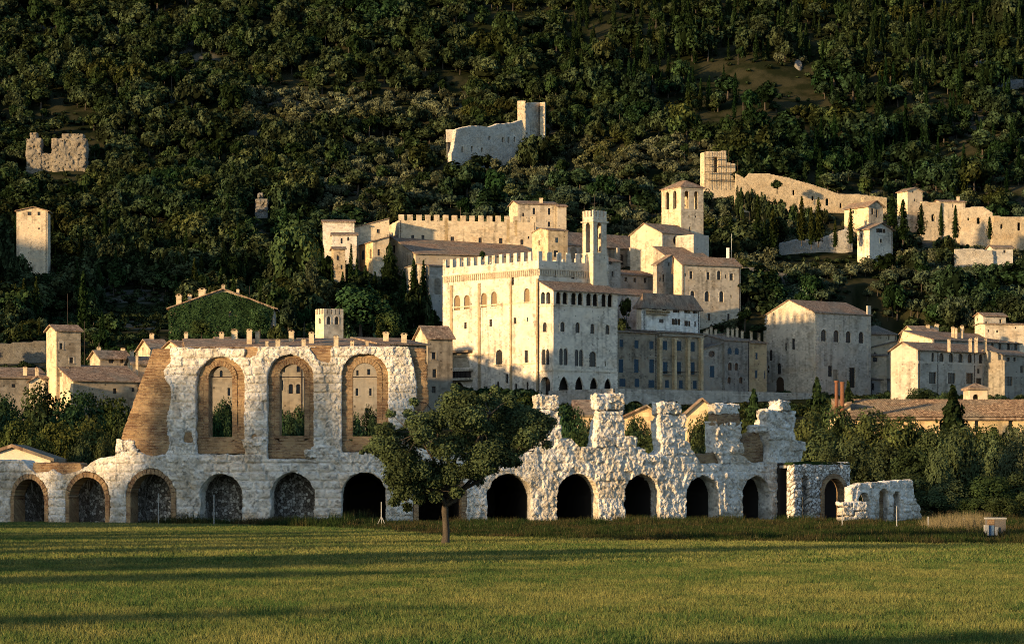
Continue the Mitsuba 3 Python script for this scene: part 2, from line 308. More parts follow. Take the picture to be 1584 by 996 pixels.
def masonry_field(poly, s0, s1, z0, z1, h, seed, thick=1.3, rough=1.0, blocks=1.0):
    ns, nz, nd = int((s1 - s0) / h) + 2, int((z1 - z0) / h) + 2, int((thick + 1.0) / h) + 3
    S, Z = np.meshgrid(s0 + h * np.arange(ns), z0 + h * np.arange(nz), indexing='ij')
    fine = shapely.contains_xy(poly, S, Z)
    sd = (ndimage.distance_transform_edt(~fine) - ndimage.distance_transform_edt(fine)) * h
    P = lambda fx, fz, k: meshkit.fbm(np.stack([S * fx, Z * fz, np.full_like(S, k)], -1), 4, seed)
    sd = ndimage.gaussian_filter(sd, 0.7) + 0.14 * (P(1.6, 1.6, 1.5) - 0.5) + 0.12 * (P(4.5, 4.5, 7.5) - 0.5)
    warp = 0.18 * (P(0.9, 0.9, 2.5) - 0.5)
    row = np.floor((Z + warp) / 0.62)
    off = ((row * 7919) % 13) / 13.0
    col = np.floor((S + warp) / 1.25 + off)
    hsh = np.modf(np.abs(np.sin(row * 12.9898 + col * 78.233 + seed) * 43758.5453))[0]
    fr, fc = (Z + warp) / 0.62 - row, (S + warp) / 1.25 + off - col
    joint = np.minimum(np.minimum(fr, 1 - fr) * 0.62, np.minimum(fc, 1 - fc) * 1.25)
    worn = np.clip((P(0.35, 0.35, 9.5) - 0.42) * 6, 0, 1) if rough < 0.9 else np.clip((P(0.5, 0.5, 9.5) - 0.36) * 6, .25, .9)
    disp = blocks * 0.10 * (hsh - 0.5) - blocks * 0.11 * np.exp(-(joint / 0.07) ** 2) * (1 - 0.75 * worn)
    def facets(cell, stretch, seed_):
        g = np.random.default_rng(seed_)
        n_ = int((s1 - s0) * (z1 - z0) * stretch / cell ** 2) + 8
        pt = np.column_stack([g.uniform(s0, s1, n_), g.uniform(z0 * stretch, z1 * stretch, n_)])
        q = np.stack([S + .12 * (P(3, 3, 21.5) - .5), (Z + .12 * (P(3, 3, 22.5) - .5)) * stretch], -1)
        _, ix = cKDTree(pt).query(q.reshape(-1, 2)); ix = ix.reshape(S.shape)
        o_, tl_ = g.uniform(-.5, .5, n_), g.normal(0, .30, (n_, 2))
        return o_[ix] * cell * .42 + ((q - pt[ix]) * tl_[ix]).sum(-1)
    chip = .65 * facets(.45, .6, seed + 50) + .9 * facets(.22, .7, seed + 51) + .8 * facets(.13, .8, seed + 52)
    disp += rough * (0.10 * (P(0.8, 0.6, 4.5) - 0.5) + (0.22 + 0.78 * worn) * .62 * chip + 0.06 * (P(3.6, 2.4, 8.5) - 0.5) + 0.16 * (P(8, 6.5, 6.5) - 0.5))
    pits = np.clip(P(2.2, 1.4, 11.5) - 0.55, 0, 1) * 2.2 + np.clip(P(6.0, 3.5, 12.5) - 0.62, 0, 1) * 1.6
    disp -= rough * pits * worn * 0.5
    D = (-0.6 + h * np.arange(nd))[None, None]
    jam = meshkit.fbm(np.stack(np.broadcast_arrays(S[..., None] * 2.2, Z[..., None] * 2.2, D * 2.2), -1)[::1], 2, seed + 3) - 0.5
    f = np.maximum(sd[..., None] + 0.22 * jam, np.maximum(-disp[..., None] - D, D - thick))
    f[:, :, 0] = f[:, :, -1] = 1; f[0] = f[-1] = 1; f[:, 0] = 1; f[:, -1] = 1
    return surface_nets(f, np.array([s0, z0, -0.6]), h)
s_lo, s_mid, s_hi = th_sz(-80, 800)[0], th_sz(705, 800)[0], th_sz(1236, 800)[0] + 1.5
cuts = [s_lo, th_sz(179, 800)[0], s_mid, s_hi]
for i, (a, b) in enumerate(zip(cuts[:-1], cuts[1:])):
    part = mason.intersection(sbox(a - .12 * (i > 0), -1, b + .12 * (i < 2), 14))
    V, Fc = masonry_field(part.union(sbox(a - 1, -1, a - .9, -.9)), a - 0.4, b + 0.4, -0.7, (6, 13, 7)[i] if i != 2 else 7.5, 0.08, 3, 1.3, (0.65, 0.7, 0.95)[i])
    obj('masonry_wall', (th_bend(V), Fc), 'mat_ruin', th, uv=V[:, :2] + V[:, 2:3] * .7)

def th_brick(name, poly, d0, d1, parent=th):
    V, Fc = extr_sz(poly, d0, d1)
    return obj(name, (th_bend(V), Fc), 'mat_brick', parent, uv=V[:, :2] + V[:, 2:3])
def th_brickwork(name, poly, d0, parent=th):                         # a worn brick surface with uneven edges
    q = poly.bounds
    V, Fc = masonry_field(poly, q[0] - .4, q[2] + .4, q[1] - .4, q[3] + .4, 0.10, int(abs(q[0] * 10)) + 5, 0.9, 0.30, 0.0)
    V[:, 2] += d0 + .02 * np.sin(V[:, 1] * 57) * (V[:, 2] < .4)
    return obj(name, (th_bend(V), Fc), 'mat_brick', parent, uv=V[:, :2])
for o, i in UP:                                                      # brick infill with a window and a soldier arch
    out, op = th_arch(*o, grow=0.25), th_arch(*i)
    panel = th_brickwork('brick_infill', out.difference(op.buffer(0.30, join_style=1).union(op)), 0.36)
    c, zt = op.centroid.x, op.bounds[3]; w = (op.bounds[2] - op.bounds[0]) / 2; zs = zt - w
    ring = []
    for t in np.linspace(0, math.pi, 17)[:-1]:
        t0, t1 = t + 0.012, t + math.pi / 16 - 0.012
        ring.append(Polygon([(c - q * math.cos(a), zs + q * math.sin(a)) for q, a in ((w, t0), (w + .36, t0), (w + .36, t1), (w, t1))]))
    for g in ring:
        V, Fc = extr_sz(g, 0.30 + random.uniform(-.02, .02), 1.2)
        obj('brick', (th_bend(V), Fc), 'mat_brick', panel, uv=np.stack([V[:, 1], V[:, 0] + random.random() * 3], 1))
    for sgn in (-1, 1):
        z0 = op.bounds[1]
        th_brick('brick_jamb', sbox(c + sgn * w - .36 * (sgn < 0), z0 - .2, c + sgn * w + .36 * (sgn > 0), zs), 0.32, 1.2)
    th_brick('brick_sill', sbox(c - w, z0 - .36, c + w, z0 - .002), 0.33, 1.2)
    zb = th_sz((i[0] + i[1]) / 2, 583)[1]
    V, Fc = extr_sz(sbox(c - w - .1, zb - .03, c + w + .1, zb + .03), 0.7, 0.76)
    obj('tie_bar', (th_bend(V), Fc), 'mat_iron', th)
th_brickwork('brick_buttress', th_poly([(233, 540), (270, 540), (266, 590), (270, 640), (268, 708), (215, 708), (183, 679)]), 0.25)
th_brickwork('brick_buttress', th_poly([(622, 537), (660, 537), (665, 625), (634, 660), (630, 575)]), 0.35)
th_brickwork('brick_patch', th_poly([(46, 716), (124, 716), (124, 738), (46, 738)]), 0.2)
th_brickwork('brick_patch', th_poly([(1078, 701), (1121, 701), (1121, 722), (1078, 722)]), 0.35)
th_brickwork('brick_patch', th_poly([(1150, 722), (1149, 690), (1158, 671), (1180, 669), (1188, 690), (1188, 722)]), 0.4)
th_brickwork('brick_patch', th_poly([(1107, 640), (1145, 640), (1145, 661), (1107, 661)]), 0.02)
for g in brick_in_wall: th_brick('brick_patch', g.buffer(0.12), 0.16, 0.8)
for n, (a, b, t, br) in enumerate(LOW):
    op = low_holes[n]
    if br:
        c, w = (op.bounds[0] + op.bounds[2]) / 2, (op.bounds[2] - op.bounds[0]) / 2
        zs = op.bounds[3] - w
        ringk = th_brick('brick_jamb', sbox(c - w - .36, -.6, c - w - .002, zs), 0.06, 1.2)
        th_brick('brick_jamb', sbox(c + w + .002, -.6, c + w + .36, zs), 0.06, 1.2)
        for t0 in np.linspace(0, math.pi, 19)[:-1]:
            g = Polygon([(c - q * math.cos(x), zs + q * math.sin(x)) for q, x in ((w, t0 + .012), (w + .36, t0 + .012), (w + .36, t0 + math.pi / 18 - .012), (w, t0 + math.pi / 18 - .012))])
            V, Fc = extr_sz(g, 0.05 + random.uniform(-.03, .03), 1.15)
            obj('brick', (th_bend(V), Fc), 'mat_brick', ringk, uv=np.stack([V[:, 1], V[:, 0] + random.random() * 3], 1))
    deep = 2.6 if n in (1, 2, 3, 4) else 9.0
    vm = 'mat_rubble' if n < 5 else 'mat_shade_black'  # later vaults coloured black in place of their shade
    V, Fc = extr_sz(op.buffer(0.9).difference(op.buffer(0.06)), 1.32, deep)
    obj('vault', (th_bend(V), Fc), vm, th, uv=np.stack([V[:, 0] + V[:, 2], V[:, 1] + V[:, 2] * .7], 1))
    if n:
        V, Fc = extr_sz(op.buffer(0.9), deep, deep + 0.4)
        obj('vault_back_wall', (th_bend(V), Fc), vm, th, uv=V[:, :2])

def rough_block(s0, s1, z0, z1, d0, d1, seed, h=0.07, am=0.16, rnd=0.10):
    c, e = np.array([(s0 + s1) / 2, (z0 + z1) / 2, (d0 + d1) / 2]), np.array([s1 - s0, z1 - z0, d1 - d0]) / 2
    n = ((2 * e + 0.5) / h).astype(int) + 1
    g = np.stack(np.meshgrid(*[-(e[k] + 0.25) + h * np.arange(n[k]) for k in range(3)], indexing='ij'), -1)
    q = np.abs(g) - (e - rnd)
    sd = np.linalg.norm(np.maximum(q, 0), axis=-1) + np.minimum(q.max(-1), 0) - rnd
    w = g + c
    sd = sd + am * 1.7 * (meshkit.fbm(w * 1.3, 3, seed) - 0.5) + am * .8 * np.abs(2 * meshkit.fbm(w * 2.6 + 4, 3, seed) - 1) + am * 0.8 * (meshkit.fbm(w * 6.0, 2, seed + 9) - 0.5)
    g_ = np.random.default_rng(seed); cell = max(.2, h * 2.6)
    n_ = int(np.prod(2 * e + .5) / cell ** 3) + 8
    pt = c + g_.uniform(-1, 1, (n_, 3)) * (e + .25)
    _, ixc = cKDTree(pt).query(w.reshape(-1, 3)); ixc = ixc.reshape(sd.shape)
    sd = sd + am * .45 * g_.uniform(-.5, .5, n_)[ixc] + am / cell * .25 * ((w - pt[ixc]) * g_.normal(0, .6, (n_, 3))[ixc]).sum(-1)
    for ax in range(3):
        ix = [slice(None)] * 3
        for e_ in (0, -1): ix[ax] = e_; sd[tuple(ix)] = 1
    return surface_nets(sd, c - (e + 0.25), h)
def th_block(x0, x1, y0, y1, seed, d0=-0.12, d1=1.0, am=0.2):
    xm, ym = (x0 + x1) / 2, (y0 + y1) / 2
    s0, s1, z0, z1 = th_sz(x0, ym)[0], th_sz(x1, ym)[0], th_sz(xm, y1)[1], th_sz(xm, y0)[1]
    V, Fc = rough_block(s0, s1, z0, z1, d0, d1, seed, am=am)
    obj('stone_block', (th_bend(V), Fc), 'mat_ruin', th, uv=V[:, :2] + V[:, 2:3] * .7)
BLK = [(178, 190, 679, 701), (191, 207, 680, 697), (195, 211, 694, 706), (922, 967, 609, 634), (925, 966, 635, 676), (921, 986, 675, 692), (940, 1000, 692, 708), (899, 925, 692, 712),
       (1020, 1054, 623, 641), (1021, 1060, 641, 660), (1022, 1062, 661, 682), (1024, 1070, 683, 703), (1106, 1146, 624, 642), (1108, 1146, 662, 684), (1106, 1150, 685, 702), (1186, 1210, 634, 662), (1188, 1228, 664, 682),
       (1205, 1223, 620, 636), (1208, 1229, 637, 663), (1222, 1246, 682, 697), (1192, 1222, 684, 700), (1170, 1187, 657, 670), (862, 882, 678, 694), (829, 865, 612, 634), (832, 866, 635, 656), (834, 868, 657, 678),
       (374, 392, 680, 694), (391, 412, 676, 689), (480, 505, 690, 704), (470, 490, 697, 710), (310, 330, 702, 714), (333, 352, 703, 715), (500, 524, 697, 709), (612, 640, 640, 654), (1000, 1022, 702, 714), (1222, 1246, 712, 722)]
for i, b in enumerate(BLK): th_block(*b, seed=20 + i, d0=random.uniform(-.16, .06) if i > 2 else 0.0, am=0.20)

# the separate low walls at the ruin's right end
class Face:
    """A vertical plane: origin, direction along it, outward normal; maps pixels to (s, z) and (s, z, depth) to the world."""
    def __init__(self, O, d, n): self.O, self.d, self.n = np.array(O, float)[:2], np.array(d, float), np.array(n, float)
    def sz(self, px, py):
        r = np.array([(px - CX) / F, 1.0])
        A = np.array([[r[0], -self.d[0]], [r[1], -self.d[1]]])
        t, s = np.linalg.solve(A, self.O)
        return s, CH + (HZ - py) / F * t
    def to3(self, V):
        V = np.asarray(V, float)
        xy = self.O + V[:, :1] * self.d - V[:, 2:3] * self.n
        return np.column_stack([xy, V[:, 1]])
    def poly(self, pts): return Polygon([self.sz(*p) for p in pts]).buffer(0)
    def rect(self, x0, y0, x1, y1, kind='r'):
        (s0, zt), (s1, _) = self.sz(x0, y0), self.sz(x1, y0)
        zm = self.sz((x0 + x1) / 2, y1)[1]; zt = self.sz((x0 + x1) / 2, y0)[1]
        return arch_poly(min(s0, s1), max(s0, s1), zm, zt, kind)
    def extr(self, poly, d0, d1):
        v, f = extr_sz(poly, d0, d1, 50)
        return self.to3(v), f, v
def frontal(px, Y, a=0.0):
    a = math.radians(a)
    return Face([(px - CX) / F * Y, Y], [math.cos(a), math.sin(a)], [math.sin(a), -math.cos(a)])

def face_masonry(name, face, poly, seed, thick, rough, parent, h=0.09, mat='mat_ruin'):
    b = poly.bounds
    V, Fc = masonry_field(poly, b[0] - .4, b[2] + .4, b[1], b[3] + .5, h, seed, thick, rough)
    return obj(name, (face.to3(V), Fc), mat, parent, uv=V[:, :2] + V[:, 2:3] * .7)
low = thing('low_wall', 'low grey rubble wall with one dark brick arch beside the right end of the theatre', 'wall')
fw = frontal(1240, 231, 40)
arch = fw.rect(1275, 740, 1306, 850, 'a'); slot = fw.rect(1241, 735, 1252, 850, 'a')
body = fw.poly([(1228, 860), (1228, 716), (1316, 716), (1318, 860)])
k = face_masonry('rubble_wall', fw, body.difference(arch.buffer(.35)).difference(slot), 17, 0.8, 0.5, low, mat='mat_opus')
V, Fc, sz = fw.extr(arch.buffer(.35).difference(arch).intersection(body), -0.04, 0.8)
obj('brick_arch', (V, Fc), 'mat_brick', low, uv=sz[:, :2])
V, Fc, sz = fw.extr(fw.poly([(1226, 719), (1228, 715), (1250, 714), (1290, 714.6), (1317, 717), (1317, 719)]), 0.05, 0.9)
obj('earth_capping', (V, Fc), 'mat_weed', low, uv=(0, .6))
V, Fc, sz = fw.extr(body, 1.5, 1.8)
obj('back_wall', (V, Fc), 'mat_shade_black', low, uv=sz[:, :2])  # coloured black so the arch reads as shaded
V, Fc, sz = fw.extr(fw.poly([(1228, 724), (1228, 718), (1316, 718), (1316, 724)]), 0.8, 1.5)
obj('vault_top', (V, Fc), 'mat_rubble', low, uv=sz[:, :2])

low2 = thing('arched_wall', 'short pale stone wall with three narrow arches at the far right of the theatre', 'wall')
fa = frontal(1320, 226, 41)
ars = [fa.rect(*q, 'a') for q in ((1329, 762, 1346, 806), (1361, 757, 1375, 812), (1384, 760, 1393, 812))]
body = fa.poly([(1318, 840), (1318, 754), (1330, 748), (1412, 741), (1416, 775), (1424, 780), (1427, 840)])
face_masonry('masonry_wall', fa, body.difference(unary_union(ars)), 11, 0.8, 0.55, low2)
for q in ars[1:]:
    V, Fc, sz = fa.extr(q.buffer(.1), 0.55, 0.75)
    obj('brick_infill', (V, Fc), 'mat_brick', low2, uv=sz[:, :2])
fb = frontal(1303, 223, 30)
for i, (x0, x1, y0, y1) in enumerate([(1302, 1317, 776, 783), (1318, 1341, 776, 790), (1303, 1320, 784, 798), (1321, 1342, 791, 803), (1303, 1332, 799, 815), (1333, 1343, 804, 816), (1344, 1362, 806, 816), (1363, 1378, 812, 822),
                                      (1395, 1416, 770, 780), (1398, 1424, 781, 792), (1396, 1410, 793, 805), (1411, 1425, 793, 806), (1397, 1426, 806, 820)]):
    ff = fb if i < 8 else fa
    (s0, z1), (s1, z0) = ff.sz(x0, y0), ff.sz(x1, y1)
    V, Fc = rough_block(s0 + .02, s1 - .02, z0 + .02, z1 - .02, -0.12, 0.75, 70 + i, h=0.06, am=0.10, rnd=.06)
    obj('stone_block', (ff.to3(V), Fc), 'mat_ruin', low2, uv=V[:, :2] + V[:, 2:3] * .7)



# ------------------------------------------------------------------ houses
FOOT, CLEAR = [sbox(14, 860, 100, 1012)], []                                                 # ground plans, and what each shows of itself in the picture
def prism(quad, th_):                                                # a roof slab: four points, thickened downwards
    q = np.asarray(quad, float); lo = q - [0, 0, th_]
    n = len(q)
    V = np.vstack([q, lo]); Fq = []
    tri = [[0, i, i + 1] for i in range(1, n - 1)] + [[n, n + i + 1, n + i] for i in range(1, n - 1)]
    for i in range(n):
        j = (i + 1) % n; tri += [[i, n + i, n + j], [i, n + j, j]]
    return V, np.array(tri)
def roof_uv(V, a, b):                                                # metres along the eave (direction a) and across it
    a = np.append(a, 0.0); b = np.append(b, 0.0)
    return np.stack([V @ a, (V @ b) * 1.1], 1)
def window(key, face, q, parent, uv, tone=1.0):
    """q = (x0, y0, x1, y1, kind[, flags]) in photo pixels. kind: a arched, r square, p pointed, c round; flags: o open, b shutters, s stone surround, f filled with stone, m mullion, d door."""
    kind = q[4]; fl = q[5] if len(q) > 5 else ''
    op = face.rect(*q[:4], kind)
    x0, z0, x1, z1 = op.bounds
    if 'o' not in fl:
        name = 'door' if 'd' in fl else ('blind_arch' if 'f' in fl else 'window')
        dep = 0.18 if 'f' in fl else 0.38
        V, Fc, _ = face.extr(op.buffer(0.08), dep, dep + 0.08)
        mat = 'mat_boards' if 'k' in fl else 'mat_stone' if 'f' in fl else 'mat_brown' if 'd' in fl else 'mat_pane'
        k = obj(name, (V, Fc), mat, parent, uv=(uv[0] * .62, min(1, uv[1] + .25)) if mat == 'mat_stone' else None)
        fr = []
        if not ('f' in fl or 'd' in fl or 'k' in fl) and x1 - x0 > 0.7:
            c = (x0 + x1) / 2
            V, Fc, _ = face.extr(unary_union([op.difference(op.buffer(-0.09)), sbox(c - .05, z0, c + .05, z1 - .05)]), dep - .06, dep - .004)
            obj('frame', (V, Fc), 'mat_brown', k)
        if 'b' in fl:
            w = (x1 - x0) * 0.5
            for s in (x0, x1 - w):
                V, Fc, _ = face.extr(op.intersection(sbox(s + .02, z0, s + w - .02, z1)), 0.10, 0.16)
                obj('shutter', (V, Fc), 'mat_shutter', k)
        if 'B' in fl:
            w = (x1 - x0) * 0.55
            for s in (x0 - w, x1):
                V, Fc, _ = face.extr(sbox(s, z0, s + w, z1 - .1), -0.07, -0.005)
                obj('shutter', (V, Fc), 'mat_brown', k)
    else: k = parent
    if 'm' in fl:
        c = (x0 + x1) / 2
        V, Fc, _ = face.extr(sbox(c - .12, z0, c + .12, z1 - (x1 - x0) * .35).union(op.intersection(sbox(x0, z1 - (x1 - x0) * .5, x1, z1)).difference(unary_union([arch_poly(x0 + .1, c - .1, z0, z1 - (x1 - x0) * .18), arch_poly(c + .1, x1 - .1, z0, z1 - (x1 - x0) * .18)]))), 0.12, 0.32)
        obj('mullion', (V, Fc), 'mat_stone', k if k != parent else parent, uv=(uv[0] * 1.05, uv[1]))
    if 's' in fl:
        g = op.buffer(0.3, join_style=2 if kind == 'r' else 1)
        g = g.difference(op).difference(sbox(x0 - 1, z0 - 1, x1 + 1, z0))
        V, Fc, _ = face.extr(g.difference(op.buffer(0.003)), -0.10, 0.2)
        obj('surround', (V, Fc), 'mat_stone', k if k != parent else parent, uv=(min(uv[0] * 1.15, 1.25), uv[1] * .7))
    if 'w' in fl or ('s' in fl and kind == 'r'):
        V, Fc, _ = face.extr(sbox(x0 - .3, z0 - .2, x1 + .3, z0 - .005), -0.16, 0.2)
        obj('sill', (V, Fc), 'mat_stone', k if k != parent else parent, uv=(uv[0], uv[1]))
    return op
def chimney(parent, px, y0, y1, Y, w=0.8, tone=(.95, .6)):
    p0, p1 = at(px, y0, Y), at(px, y1, Y)
    x, y, z0, z1 = p1[0], Y, p1[2], p0[2]
    h = z1 - z0
    c = cat([box(x - w / 2, x + w / 2, y - w / 2, y + w / 2, z0 - 2.0, z1 - .28 * h), box(x - w * .62, x + w * .62, y - w * .62, y + w * .62, z1 - .28 * h, z1 - .20 * h),
             box(x - w * .42, x - w * .2, y - w * .42, y + w * .42, z1 - .20 * h, z1 - .08 * h), box(x + w * .2, x + w * .42, y - w * .42, y + w * .42, z1 - .20 * h, z1 - .08 * h)])
    k = obj('chimney', c, 'mat_stone', parent, uv=tone)
    r = np.array([[x - w * .68, y - w * .6, z1 - .08 * h], [x + w * .68, y - w * .6, z1 - .08 * h], [x + w * .68, y + w * .6, z1 - .08 * h], [x - w * .68, y + w * .6, z1 - .08 * h], [x, y - w * .6, z1], [x, y + w * .6, z1]])
    obj('cap', (r, np.array([[0, 1, 4], [2, 3, 5], [1, 2, 5], [1, 5, 4], [3, 0, 4], [3, 4, 5], [0, 2, 1], [0, 3, 2]])), 'mat_tile', k, uv=r[:, :2])

def house(name, label, ct, xc, Y, a, xl=None, xr=None, yb=None, ye=None, yr=None, roof='u', fr=.5, D=None, Wd=None, t=(.9, .3), tl=None, R=(), L=(), ch=(), over=.55, group=None, base=None,
          merl=None, clear=True, roofmat='mat_tile', yel=None, deep=2.5):
    """xc, Y: near corner column and depth; a: turn in degrees; xl / xr: far columns of the left and right walls (or lengths D, Wd); yb, ye, yr: rows of foot, eave, ridge (at the corner's depth)."""
    key = thing(name, label, ct, group)
    ar = math.radians(a)
    u, v = np.array([math.cos(ar), math.sin(ar)]), np.array([-math.sin(ar), math.cos(ar)])
    O = np.array([(xc - CX) / F * Y, Y])
    fR, fL = Face(O, u, [u[1], -u[0]]), Face(O, v, [-v[1], v[0]] if False else [-u[0], -u[1]])
    Lu = Wd if Wd else abs(fR.sz(xr, 500)[0])
    Lv = D if D else abs(fL.sz(xl, 500)[0])
    zb = at(xc, yb, Y)[2] if base is None else base
    ze = at(xc, ye, Y)[2]
    zr = at(xc, yr, Y)[2] if yr is not None else ze
    foot = Polygon([O, O + u * Lu, O + u * Lu + v * Lv, O + v * Lv])
    FOOT.append(foot)
    gz = ground(*np.array([O, O + u * Lu, O + u * Lu + v * Lv, O + v * Lv]).T).min()
    zf = min(zb, gz) - deep
    tl = tl or t  # tl: brighter, warmer left walls, sunlight put into the colour
    rise = zr - ze
    # wall outlines
    oR = [(0, zf), (Lu, zf), (Lu, ze), (0, ze)]; oL = [(0, zf), (Lv, zf), (Lv, ze), (0, ze)]
    bR, bL = list(oR), list(oL)
    if roof == 'u': oL = [(0, zf), (Lv, zf), (Lv, ze if fr < 1 else zr), (Lv * fr, zr), (0, ze)]; bL = oL; bR = [(0, zf), (Lu, zf), (Lu, ze if fr < 1 else zr), (0, ze if fr < 1 else zr)]
    if roof == 'v': oR = [(0, zf), (Lu, zf), (Lu, ze), (Lu * fr, zr), (0, ze)]; bR = oR
    if roof == 'x': oR = [(0, zf), (Lu, zf), (Lu, zr), (0, ze)]; bR = oR; bL = [(0, zf), (Lv, zf), (Lv, zr), (0, zr)]
    faces = [(fR, oR, R, t, True), (fL, oL, L, tl, True), (Face(O + v * Lv, u, -fR.n), bR, (), t, False), (Face(O + u * Lu, v, -fL.n), bL, (), t, False)]
    for i, (fc, out, wins, tt, front) in enumerate(faces):
        pol = Polygon(out).buffer(0)
        wk = free(f'{key}__wall'); holes = []
        for q in wins: holes.append(window(None, fc, q, key, tt))
        if holes: pol = pol.difference(unary_union(holes))
        if i >= 2: pol = pol.intersection(sbox(0.01, -99, (Lu if i == 2 else Lv) - .01, 999))
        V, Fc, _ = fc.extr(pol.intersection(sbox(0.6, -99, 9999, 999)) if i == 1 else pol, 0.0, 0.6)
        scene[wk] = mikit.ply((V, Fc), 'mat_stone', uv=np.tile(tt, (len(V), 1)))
    p3 = lambda s, w, z: np.array([*(O + u * s + v * w), z])
    o = over
    def slab(quad, ea, eb, nm='roof'):
        V, Fc = prism(quad, 0.28)
        return obj(nm, (V, Fc), roofmat, key, uv=roof_uv(V, ea, eb) if roofmat == 'mat_tile' else (.5, .3))
    up = .30
    if roof in ('u', 'v'):
        A, Bd = (Lu, Lv) if roof == 'u' else (Lv, Lu)
        q = (lambda s, w, z: p3(s, w, z)) if roof == 'u' else (lambda s, w, z: p3(w, s, z))
        ea, eb = (u, v) if roof == 'u' else (v, u)
        sl1 = rise / max(Bd * fr, .1)
        slab([q(-o, -o, ze - o * sl1 + up), q(A + o, -o, ze - o * sl1 + up), q(A + o, Bd * fr, zr + up), q(-o, Bd * fr, zr + up)], ea, eb)
        if fr < 1:
            sl2 = rise / (Bd * (1 - fr))
            slab([q(-o, Bd + o, ze - o * sl2 + up), q(-o, Bd * fr + .01, zr + up), q(A + o, Bd * fr + .01, zr + up), q(A + o, Bd + o, ze - o * sl2 + up)], ea, eb)
    elif roof == 'x':
        slab([p3(-o, -o, ze - o * rise / Lu + up), p3(Lu + .1, -o, zr + up), p3(Lu + .1, Lv + o, zr + up), p3(-o, Lv + o, ze - o * rise / Lu + up)], v, u)
    elif roof == 'hip':
        i = min(Lu, Lv) / 2
        r0, r1 = (p3(i, Lv / 2, zr + up), p3(Lu - i, Lv / 2, zr + up)) if Lu >= Lv else (p3(Lu / 2, i, zr + up), p3(Lu / 2, Lv - i, zr + up))
        zo = ze - o * rise / i + up
        c = [p3(-o, -o, zo), p3(Lu + o, -o, zo), p3(Lu + o, Lv + o, zo), p3(-o, Lv + o, zo)]
        if Lu >= Lv: qs = [([c[0], c[1], r1, r0], u, v), ([c[1], c[2], r1], v, u), ([c[2], c[3], r0, r1], u, v), ([c[3], c[0], r0], v, u)]
        else: qs = [([c[0], c[1], r0], u, v), ([c[1], c[2], r1, r0], v, u), ([c[2], c[3], r1], u, v), ([c[3], c[0], r0, r1], v, u)]
        ms, us = [], []
        for qd, ea, eb in qs:
            m = prism(qd, 0.28); ms.append(m); us.append(roof_uv(m[0], ea, eb))
        obj('roof', cat(ms), roofmat, key, uv=np.vstack(us))
    elif roof == 'flat':
        V, Fc = prism([p3(.6, .6, ze - .6), p3(Lu - .6, .6, ze - .6), p3(Lu - .6, Lv - .6, ze - .6), p3(.6, Lv - .6, ze - .6)], .3)
        obj('roof', (V, Fc), 'mat_stone', key, uv=(.7, .3))
    if merl:                                                         # merlons: (count right, count left, height, width share)
        nR, nL, hm, ws = merl
        for fc, n, ln, back in ((faces[0][0], nR, Lu, 0), (faces[1][0], nL, Lv, 0), (faces[2][0], nR, Lu, 1), (faces[3][0], nL, Lv, 1)):
            if not n: continue
            step = (ln - ws) / max(n - 1, 1)
            for i in range(n):
                if fc is not faces[0][0] and i == 0: continue
                if back and i in (0, n - 1): continue
                s = i * step + random.uniform(-.06, .06) * (0 < i < n - 1)
                V, Fc, _ = fc.extr(sbox(s, ze, s + ws, ze + hm * random.uniform(.95, 1.03)), 0.0, 0.6)
                obj('merlon', (V, Fc), 'mat_stone', key, uv=(t[0] * random.uniform(.9, 1.08), t[1]))
    if Lu > 9 and Y > 500 and R and name not in ('palace', 'loggia_block', 'square_palace', 'cathedral_nave', 'campanile'):
        for s in ([Lu - .5] if Lu < 22 else [.6, Lu - .5]):
            V, Fc, _ = fR.extr(sbox(s - .09, zf + 2.6, s + .09, (ze if roof != 'v' else min(ze, zr)) - .05), -.17, -.005); obj('downpipe', (V, Fc), 'mat_iron', key)
    for c in ch: chimney(key, *c)
    if clear:
        P = [pix(*p3(s, w, z)) for s in (0, Lu) for w in (0, Lv) for z in (zb, zr)]
        xs, ys = [p[0] for p in P], [p[1] for p in P]
        CLEAR.append((min(xs), min(ys) - 3, max(xs), max(ys), max(Y, Y + Lu * u[1])))
    return key, fR, fL, (u, v, O, Lu, Lv, zb, ze, zr)
def band(key, face, s0, s1, z0, z1, d, uv, name='string_course', mat='mat_stone'):
    V, Fc, _ = face.extr(sbox(s0, z0, s1, z1), -d, max(0.1, 0.1 - d))
    return obj(name, (V, Fc), mat, key, uv=uv if mat in ('mat_stone', 'mat_tile') else None)
def band_px(key, face, x0, x1, y0, y1, d, uv, name='string_course', mat='mat_stone'):
    (s0, z1), (s1, z0) = face.sz(x0, y0), face.sz(x1, y1)
    return band(key, face, min(s0, s1), max(s0, s1), z0, z1, d, uv, name, mat)

